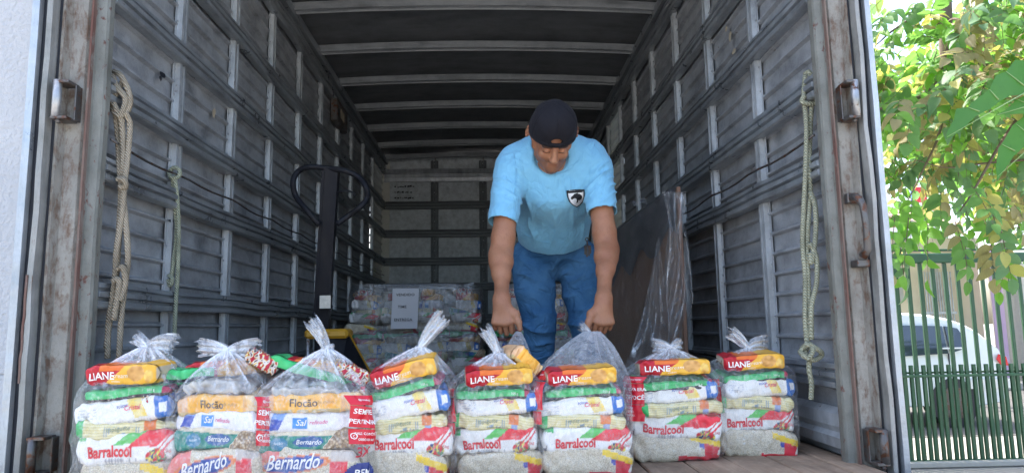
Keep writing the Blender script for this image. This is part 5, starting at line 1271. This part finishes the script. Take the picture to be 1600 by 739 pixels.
# ------------------------------------------------------------------ parked car beyond the fence
def car():
    YC=8.75; zr=W(1480,487,YC)[2]; xr=W(1572,560,YC)[0]
    C_=thing('parked_car','white hatchback parked behind the green fence, its red tail lamp to the right','car',(xr-1.6,YC+.8,0))
    white=plain('white_car_paint',(.72,.76,.76),.25,var=.02,bump=.0,spec=.7); glass=plain('dark_car_glass',(.03,.04,.05),.06,var=.1,bump=0,spec=1.0)
    # side outline, x measured back from the tail
    def zq(py): return W(1500,py,YC)[2]
    prof=[(-.02,.42),(-.02,.70),(-.01,zq(570)),(.06,zq(549)),(.16,zq(533)),(.28,zq(518)),(.42,zq(507)),(.6,zq(498)),(.85,zq(491)),(1.2,zq(487)),(1.8,zq(488)),(2.35,1.36),(2.85,1.06),(3.4,.98),(3.75,.86),(3.85,.6),(3.84,.36),(3.6,.26),(.3,.26),(.05,.30)]
    n=len(prof); half=.84
    def width(z): return half-(.02 if z<.5 else 0)-max(0,z-1.0)*.30
    v=[];f=[]; stn=[-1,-.93,-.5,0,.5,.93,1]
    cx0=sum(p[0] for p in prof)/n
    for k,s in enumerate(stn):
        for x,z in prof:
            inn=.06 if abs(s)==1 else 0
            v.append((xr-(x+(1.9-x)/1.9*inn*.5),YC+half+width(z)*s,z-(inn*.4 if z>1.0 else -inn*.3)))
    for k in range(len(stn)-1):
        for j in range(n): f.append((k*n+j,k*n+(j+1)%n,(k+1)*n+(j+1)%n,(k+1)*n+j))
    f.append(tuple(range(n))); f.append(tuple((len(stn)-1)*n+j for j in range(n-1,-1,-1)))
    b=put('body',MB().add(v,f),white,C_,smooth=True); setsm(b,35)
    def side(poly,name,mat,off,par=C_,far=False):
        v=[]; 
        for x,z in poly:
            y=YC+half-width(z)*1.0-off if not far else YC+half+width(z)+off
            v.append((xr-x,y,z))
        v+= [(a_,b_+.02,c_) for a_,b_,c_ in v]; m=len(poly)
        return put(name,MB().add(v,[tuple(range(m)),tuple(range(2*m-1,m-1,-1))]+[(i,(i+1)%m,m+(i+1)%m,m+i) for i in range(m)]),mat,par)
    def zc(py): return W(1450,py,YC)[2]
    def xc(px): return xr-W(px,530,YC)[0]
    zt_,zb_=zc(511),zc(552)
    side([(xc(1507)-.0,zt_-.10),(xc(1502),zt_-.02),(xc(1483),zt_+.01),(xc(1483),zb_),(xc(1500),zb_+.04),(xc(1505),zb_+.1)],'quarter_window',glass,.012)
    side([(xc(1479),zt_+.012),(xc(1410),zt_+.03),(xc(1410),zb_-.03),(xc(1479),zb_-.005)],'rear_window',glass,.012)
    side([(xc(1404),zt_+.03),(xc(1330),zt_-.02),(xc(1290),zb_),(xc(1404),zb_-.03)],'front_window',glass,.012)
    side([(xc(1481),zb_-.0),(xc(1479.5),zb_),(xc(1479.5),.42),(xc(1481),.42)],'door_gap',M['rubber'],.006)
    side([(-.01,zq(572)),(.01,zq(558)),(.10,zq(554)),(.13,zq(562)),(.08,zq(571))],'tail_lamp',plain('red_lamp',(.62,.01,.02),.2,var=.1,bump=0),.02)
    side([(-.02,.48),(-.01,.6),(.5,.6),(.5,.48)],'bumper',white,.025)
    side([(xc(1500),.98),(xc(1470),.98),(xc(1470),1.0),(xc(1500),1.0)],'door_handle',white,.03)
    for x in(.72,3.1):
        for yy in(YC-.0,YC+2*half-.18):
            w=put('wheel',MB().tube([(xr-x,yy,.31),(xr-x,yy+.19,.31)],.305,24),M['rubber'],C_); put('rim',MB().tube([(xr-x,yy-.006,.31),(xr-x,yy+.02,.31)],.20,16),M['iron'],w)
car()
# ------------------------------------------------------------------ houses over the road
def wallm(name,c): return plain(name,c,.85,var=.12,scale=3,bump=.3,bs=30)
def bld(name,label,x0,x1,y0,y1,h,mat,cat='building'):
    return thing(name,label,cat,((x0+x1)/2,y0,0))
YH=15.0
def X_(px,Y=YH): return W(px,480,Y)[0]
def Z_(py,Y=YH): return W(1500,py,Y)[2]
HS=thing('low_house','low cream house with a tiled roof beyond the fence and street','house',(X_(1450),YH,0))
zw=Z_(372)
put('wall',MB().box(X_(1300),X_(1534),YH,YH+6,.02,zw),wallm('cream_wall',(.62,.54,.40)),HS)
put('eaves_band',MB().bbox(X_(1298),X_(1536),YH-.06,YH-.01,Z_(392),zw,.01),wallm('pale_band',(.66,.62,.5)),HS)
rt=metal_mat('clay_tiles',(.36,.25,.2),(.24,.17,.14),.8,0,(5,5,5),bump=.3)
mb=MB(); x=X_(1296); n=0; v=[]; xs=[]
while x<X_(1530): xs.append(x); x+=.055
z0_,z1_=Z_(360),Z_(316,18)
mb=MB()
for r in range(9):
    ya=YH-.35+r*.42; yb=ya+.47; za=z0_+(z1_-z0_)*r/9; zb=z0_+(z1_-z0_)*(r+1)/9+.01; v=[]
    for k,xx in enumerate(xs):
        hz=.035*abs(math.sin(k*.785)); v+= [(xx,ya,za+hz+.02),(xx,yb,zb+hz-.01)]
    mb.add(v,[(2*k,2*k+2,2*k+3,2*k+1) for k in range(len(xs)-1)])
put('tiled_roof',mb,rt,HS,kind='stuff',fix=False)
for i,(a_,b_) in enumerate(((1402,1412),(1465,1470))):
    put('door',MB().bbox(X_(a_),X_(b_),YH-.05,YH-.01,Z_(470),Z_(415),.01),plain('grey_door',(.4,.38,.35),.6),HS)
GT=thing('white_gate','pale grey barred gate in the cream wall beyond the car','gate',(X_(1458),YH-.2,0))
for px in range(1436,1482,4): put('gate_bar',MB().box(X_(px),X_(px)+.02,YH-.2,YH-.18,.02,Z_(425)),M['silver'],GT)
put('gate_rail',MB().box(X_(1434),X_(1484),YH-.225,YH-.205,Z_(490),Z_(488)+.02),M['silver'],GT)
LP=put('lilac_pillar',MB().bbox(X_(1539),X_(1562),YH-.6,YH-.2,.02,Z_(385),.02),wallm('lilac_render',(.52,.40,.62)),label='lilac painted wall pillar between the cream house and the utility pole',cat='pillar',loc=(X_(1550),YH-.4,0))
put('white_wall',MB().bbox(X_(1563),X_(1700),YH+.1,YH+.3,.02,Z_(410),.02),wallm('whitewash',(.68,.66,.62)),label='whitewashed garden wall right of the lilac pillar',cat='wall',loc=(X_(1620),YH+.2,0))
put('utility_pole',MB().tube([(X_(1582,13.8),13.8,.02),(X_(1580,13.8),13.8,7.5)],[.14,.10],14),plain('pole_concrete',(.42,.41,.39),.85,bump=.3),smooth=True,label='grey concrete utility pole right of the lilac pillar',cat='utility pole',loc=(X_(1582,13.8),13.8,0))
RB=thing('upper_house','pale house wall with a red and blue panel above the tiled roof','house',(X_(1500,24),24,0))
put('wall',MB().box(X_(1380,24),X_(1480,24),24,27,.02,W(1440,322,24)[2]),wallm('white_block',(.7,.68,.66)),RB)
put('red_panel',MB().bbox(X_(1443,24),X_(1462,24),23.9,23.98,W(1440,317,24)[2],W(1440,293,24)[2],.01),plain('red_panel',(.65,.03,.05),.5),RB)
put('blue_panel',MB().bbox(X_(1438,24),X_(1442.6,24),23.9,23.98,W(1440,317,24)[2],W(1440,296,24)[2],.01),plain('blue_panel',(.05,.12,.4),.5),RB)
# yellow shrubs in front of the low house
# ------------------------------------------------------------------ foliage
def leafm(name,c,c2,tr=.5,wv=.25):
    t=NT(name); p=t.n('NewGeometry').outputs['Position']; o=t.coord((1,1,1),'Object'); n=t.noise(9,4,.6,p); n2=t.noise(60,3,.6,p)
    oi=t.n('ObjectInfo'); w=t.n('TexWave',wave_type='BANDS',bands_direction='X'); w.inputs['Scale'].default_value=38; w.inputs['Distortion'].default_value=1.5; t.set(w.inputs['Vector'],o)
    col=t.mix(n,c,c2); col=t.mix(t.ramp(n2,[(.6,0),(.8,.6)]),col,[x*.5 for x in c2]); col=t.mix(t.math('MULTIPLY',w.outputs['Fac'],wv),col,[min(1,x*1.6) for x in c])
    b=t.n('BsdfPrincipled'); t.set(b.inputs['Base Color'],col); b.inputs['Roughness'].default_value=.45; b.inputs['Specular IOR Level'].default_value=.4; t.set(b.inputs['Normal'],t.bump(w.outputs['Fac'],wv,.003))
    tl=t.n('BsdfTranslucent'); tc=t.mix(1.0,col,(1.5,1.6,.9),'MULTIPLY'); t.set(tl.inputs['Color'],tc)
    m=t.n('MixShader'); m.inputs[0].default_value=tr; t.t.links.new(b.outputs[0],m.inputs[1]); t.t.links.new(tl.outputs[0],m.inputs[2]); return t.done(m.outputs[0])
LM=[leafm('green_leaf',(.10,.22,.07),(.16,.30,.11)),leafm('bright_leaf',(.13,.30,.05),(.20,.38,.08)),leafm('yellow_leaf',(.34,.34,.11),(.46,.40,.17)),leafm('olive_leaf',(.25,.22,.13),(.34,.28,.18)),leafm('blue_green_leaf',(.10,.20,.11),(.17,.28,.18))]
def leaf_geo(L,Wd,curl,fold,seed):
    rnd=random.Random(seed); v=[];nn=6
    for i in range(nn+1):
        t=i/nn; w=Wd*.5*(math.sin(PI*t**.8)**.75) if 0<t<1 else .0008; x=L*t; z=-curl*t*t*L
        v+=[(x,-w,z+fold*w+.0015*rnd.uniform(-1,1)),(x,0,z-.0*w),(x,w,z+fold*w+.0015*rnd.uniform(-1,1))]
    f=[]
    for i in range(nn): a=i*3; f+=[(a,a+3,a+4,a+1),(a+1,a+4,a+5,a+2)]
    return v,f
LG=[leaf_geo(.105,.064,.35,.35,1),leaf_geo(.098,.066,.15,.2,2),leaf_geo(.112,.060,.6,.45,3)]
LME=[]
for g in LG:
    row=[]
    for m in LM:
        me=bpy.data.meshes.new('leaf'); me.from_pydata(g[0],[],g[1]); me.materials.append(m); me.shade_smooth(); row.append(me)
    LME.append(row)
def make_tree(name,label,trunk,limbs,sprays,rng,nobj,scale=1.0,mixw=(3.6,3.0,1.3,2.8,3.0),loc=(0,0,0),pal=None):
    TR=thing(name,label,'tree',loc)
    bark=M.get('bark') or plain('bark',(.16,.12,.09),.9,var=.4,scale=12,bump=.8); M['bark']=bark
    put('trunk',MB().tube(spl(trunk[0],5),[trunk[1]+(trunk[2]-trunk[1])*i/((len(trunk[0])-1)*5) for i in range((len(trunk[0])-1)*5+1)],10),bark,TR,smooth=True)
    for pts,r in limbs:
        s_=spl(pts,5); put('branch',MB().tube(s_,[r*(1-.75*i/(len(s_)-1)) for i in range(len(s_))],7),bark,TR,smooth=True)
    leaves=[]; tw=MB()
    for (p,d) in sprays:
        p=Vector(p); d=Vector(d).normalized(); Lr=rng.uniform(.20,.34)*scale; mt=rng.choices(range(5),mixw)[0]
        side=d.cross(Vector((0,0,1))); side=side.normalized() if side.length>.1 else Vector((1,0,0)); up=side.cross(d).normalized(); rt_=rng.uniform(-.9,.9)
        s2=side*math.cos(rt_)+up*math.sin(rt_); u2=s2.cross(d)
        pts=[p+d*(Lr*t)+Vector((0,0,-.10*Lr*t*t*3)) for t in (0,.33,.66,1)]; tw.tube(pts,[.003*scale,.0025*scale,.002*scale,.001*scale],4,cap=False)
        n=rng.randint(3,5)
        for k in range(n+1):
            t=(k+.4)/(n+.6); base=p+d*(Lr*t)+Vector((0,0,-.3*Lr*t*t*1.0))
            for sg in (-1,1):
                if k==n and sg<0: continue
                ld=(d*(.55 if k<n else 1)+s2*sg*(.85 if k<n else 0)+Vector((0,0,-rng.uniform(.0,.5)))).normalized()
                nr=(u2+Vector((rng.uniform(-.5,.5),rng.uniform(-.5,.5),rng.uniform(-.3,.5)))); nr=(nr-ld*nr.dot(ld)).normalized(); yv=nr.cross(ld)
                m=mt if rng.random()<.85 else rng.randrange(5); sc=scale*rng.uniform(.75,1.15)
                leaves.append((Matrix((( ld.x,yv.x,nr.x,base.x),(ld.y,yv.y,nr.y,base.y),(ld.z,yv.z,nr.z,base.z),(0,0,0,1)))@Matrix.Scale(sc,4),m,rng.randrange(3)))
    put('twigs',tw,bark,TR,smooth=True,fix=False,kind='stuff')
    def infr(L_):
        c=CM@(np.array(L_[0].translation)-CAM); px=800+FPX*c[0]/-c[2]; py=369.5-FPX*c[1]/-c[2]
        return (1372<px<1605 and -5<py<460)
    leaves.sort(key=lambda L_:(0 if infr(L_) else 1,(L_[0].translation-Vector(CAM)).length))
    inv=Matrix.Translation(-Vector(loc))
    for mtx,m,g in leaves[:nobj]:
        o=bpy.data.objects.new('leaf',LME[g][m]); COL.objects.link(o); o.parent=TR; o.matrix_local=inv@mtx
    for m in range(5):
        mb=MB()
        for mtx,mm,g in leaves[nobj:]:
            if mm==m: mb.add([tuple(mtx@Vector(q)) for q in LG[g][0]],LG[g][1])
        if mb.v: put('foliage',mb,LM[m],TR,smooth=True,fix=False,kind='stuff')
    return TR
rng=random.Random(11)
# tree by the truck, crown over the fence
sp1=[]
tries=0
while len(sp1)<640 and tries<60000:
    tries+=1
    x,y,z=rng.uniform(2.15,4.7),rng.uniform(3.6,5.7),rng.uniform(1.9,4.0)
    c=((x-3.5)/1.45)**2+((y-4.7)/1.15)**2+((z-3.15)/1.2)**2
    if c>1: continue
    low=(2.75-z)
    if low>0 and rng.random()<low*.85+.08: continue
    if noise.noise((x*1.6,y*1.6,z*2.0))<-.22: continue
    dx,dy=x-3.6,y-4.8; sp1.append(((x,y,z),(dx+rng.uniform(-.5,.5),dy+rng.uniform(-.6,.4),rng.uniform(-.9,.35))))
tb=Vector(W(1479,60,4.9))
trk=[(tb.x+.1,4.95,0),(tb.x+.06,4.93,1.2),(tb.x+.03,4.9,2.2)] 
topz=tb.z+1.4
for px,py in ((1398,340),(1405,372),(1425,310),(1450,352),(1470,300),(1492,345),(1508,372),(1530,330),(1548,380),(1560,345),(1575,385),(1590,350),(1500,300),(1540,300),(1585,320),(1420,340)):
    q=W(px,py,rng.uniform(4.2,4.9)); sp1.append((tuple(q),(rng.uniform(-.4,.4),rng.uniform(-.4,.2),-1)))
make_tree('broadleaf_tree','leafy tree with green, yellow and olive leaflets at the right, over the fence',
  ([W(1479,110,4.9),W(1477,40,4.9),W(1474,-60,4.9),W(1480,-200,4.9)],.042,.06),
  [(spl([W(1700,150,5.0),W(1600,108,4.95),W(1530,100,4.9),W(1479,112,4.9),W(1440,150,4.85),W(1400,160,4.8),W(1365,175,4.7)],3),.030),
   ([W(1479,60,4.9),W(1450,20,4.8),W(1400,45,4.7),W(1370,70,4.6)],.018),([W(1600,40,4.7),W(1530,10,4.6),W(1522,40,4.6),W(1490,30,4.7),W(1475,45,4.9)],.022),
   ([W(1600,170,4.6),W(1560,230,4.5),W(1520,300,4.4),W(1500,330,4.4)],.014),([W(1479,110,4.9),W(1470,200,4.7),W(1440,270,4.5),W(1410,330,4.4)],.012),([W(1600,250,4.8),W(1540,255,4.8),W(1480,262,4.8),W(1430,250,4.7)],.010),
   ([W(1690,900,5.2),W(1700,600,5.1),W(1700,300,5.05),W(1700,150,5.0),W(1640,-100,5.0),W(1480,-200,4.9)],.11)],
  sp1,rng,300,loc=(3.6,4.9,0))
# hanging sprays seen in front of the fence
# smaller yellow green tree across the road
rng=random.Random(5); sp2=[]
while len(sp2)<900:
    x,y,z=rng.uniform(6.2,15.5),rng.uniform(10.5,13.5),rng.uniform(2.6,7.2)
    if ((x-10.5)/4.4)**2+((y-12)/1.6)**2+((z-5.0)/2.5)**2>1: continue
    if noise.noise((x*.8,y*.8,z*.9))<-.15: continue
    sp2.append(((x,y,z),(rng.uniform(-1,1),rng.uniform(-1,1),rng.uniform(-.8,.3))))
make_tree('street_tree','airy yellow green tree across the street behind the nearer tree',([(10.6,12.2,0),(10.5,12.1,1.5),(10.4,12,3),(10.6,12,5)],.16,.08),
  [([(10.4,12,3),(9.2,11.8,4),(8.2,11.6,5)],.07),([(10.5,12,3.2),(11.8,12,4.2),(13,12.1,5.2)],.07),([(10.4,12,3.4),(10,11.6,5),(9.6,11.5,6.4)],.06)],sp2,rng,0,scale=2.1,mixw=(3,4,2.4,.8,2),loc=(10.5,12.1,0))
# near papaya plant whose lobed leaf reaches in from the right
PP=thing('papaya_plant','papaya plant whose big lobed leaf reaches in from the right edge','plant',(W(1760,400,1.9)[0],1.9,0))
pm=leafm('papaya_leaf',(.05,.165,.03),(.085,.22,.045),.45,0.0); M['vein']=plain('leaf_vein',(.24,.36,.13),.5,bump=0)
YP=1.85
def lobe(center,tip,outline,name='leaf_lobe'):
    "outline: half widths along the midrib with notches"
    pass
def leaf_sheet(pts,ribs,y0,tiltf,name):
    bm=bmesh.new(); vs=[bm.verts.new((a_,b_,0)) for a_,b_ in pts]; bm.faces.new(vs); bmesh.ops.triangulate(bm,faces=bm.faces[:])
    for _ in range(6):
        e=[e for e in bm.edges if e.calc_length()>12]
        if not e: break
        bmesh.ops.subdivide_edges(bm,edges=e,cuts=1); bmesh.ops.triangulate(bm,faces=[f for f in bm.faces if len(f.verts)>3])
    def y_of(a_,b_):
        d=min(abs((b_-r0[1])-(a_-r0[0])*(r1[1]-r0[1])/((r1[0]-r0[0]) or 1)) for r0,r1 in ribs[:1]); return y0+tiltf*(a_-1600)/1000+.00045*d+.012*noise.noise((a_*.02,b_*.02,3))
    bm.verts.index_update(); v=[W(q.co.x,q.co.y,y_of(q.co.x,q.co.y)) for q in bm.verts]
    o=put(name,MB().add([tuple(k) for k in v],[[k.index for k in f.verts] for f in bm.faces]),pm,PP,smooth=True,fix=False); bm.free()
    for r in ribs:
        s_=spl([W(a_,b_,y_of(a_,b_)-.002) for a_,b_ in r],4) if len(r)>2 else [W(a_,b_,y_of(a_,b_)-.002) for a_,b_ in (r[0],((r[0][0]+r[1][0])/2,(r[0][1]+r[1][1])/2),r[1])]
        put('leaf_vein',MB().tube(s_,[.0022*(1-.7*i/(len(s_)-1)) for i in range(len(s_))],5),M['vein'],o,smooth=True)
    return o
leaf_sheet([(1660,100),(1640,88),(1600,95),(1586,94),(1572,112),(1556,118),(1546,140),(1522,158),(1512,168),(1494,170),(1490,188),(1480,205),(1478,218),(1500,206),(1524,182),(1548,170),(1560,160),(1578,150),(1600,148),(1660,130)],
  [[(1660,112),(1480,214)],[(1600,134),(1572,112)],[(1560,156),(1546,140)],[(1530,174),(1512,168)],[(1640,120),(1600,96)]],YP,.5,'lobed_leaf')
leaf_sheet([(1660,130),(1600,150),(1588,156),(1572,172),(1556,180),(1600,178),(1660,170)],[[(1660,150),(1558,180)],[(1610,164),(1590,156)]],YP+.02,.3,'lobed_leaf')
leaf_sheet([(1660,170),(1600,182),(1582,196),(1570,218),(1560,232),(1556,262),(1558,284),(1572,262),(1584,244),(1600,230),(1612,214),(1660,200)],[[(1660,185),(1559,276)],[(1610,212),(1588,194)],[(1586,236),(1566,226)]],YP+.04,.2,'lobed_leaf')
st=W(1760,400,1.9); put('stem',MB().tube([(st[0]+.1,2.0,0),(st[0]+.08,1.98,1.0),(st[0]+.05,1.95,2.1)],[.05,.045,.035],12),M['bark'],PP,smooth=True)
put('leaf_stalk',MB().tube(spl([(st[0]+.05,1.95,2.05),W(1720,180,1.9),W(1655,130,1.86)],5),.007,7),LM[1],PP,smooth=True)
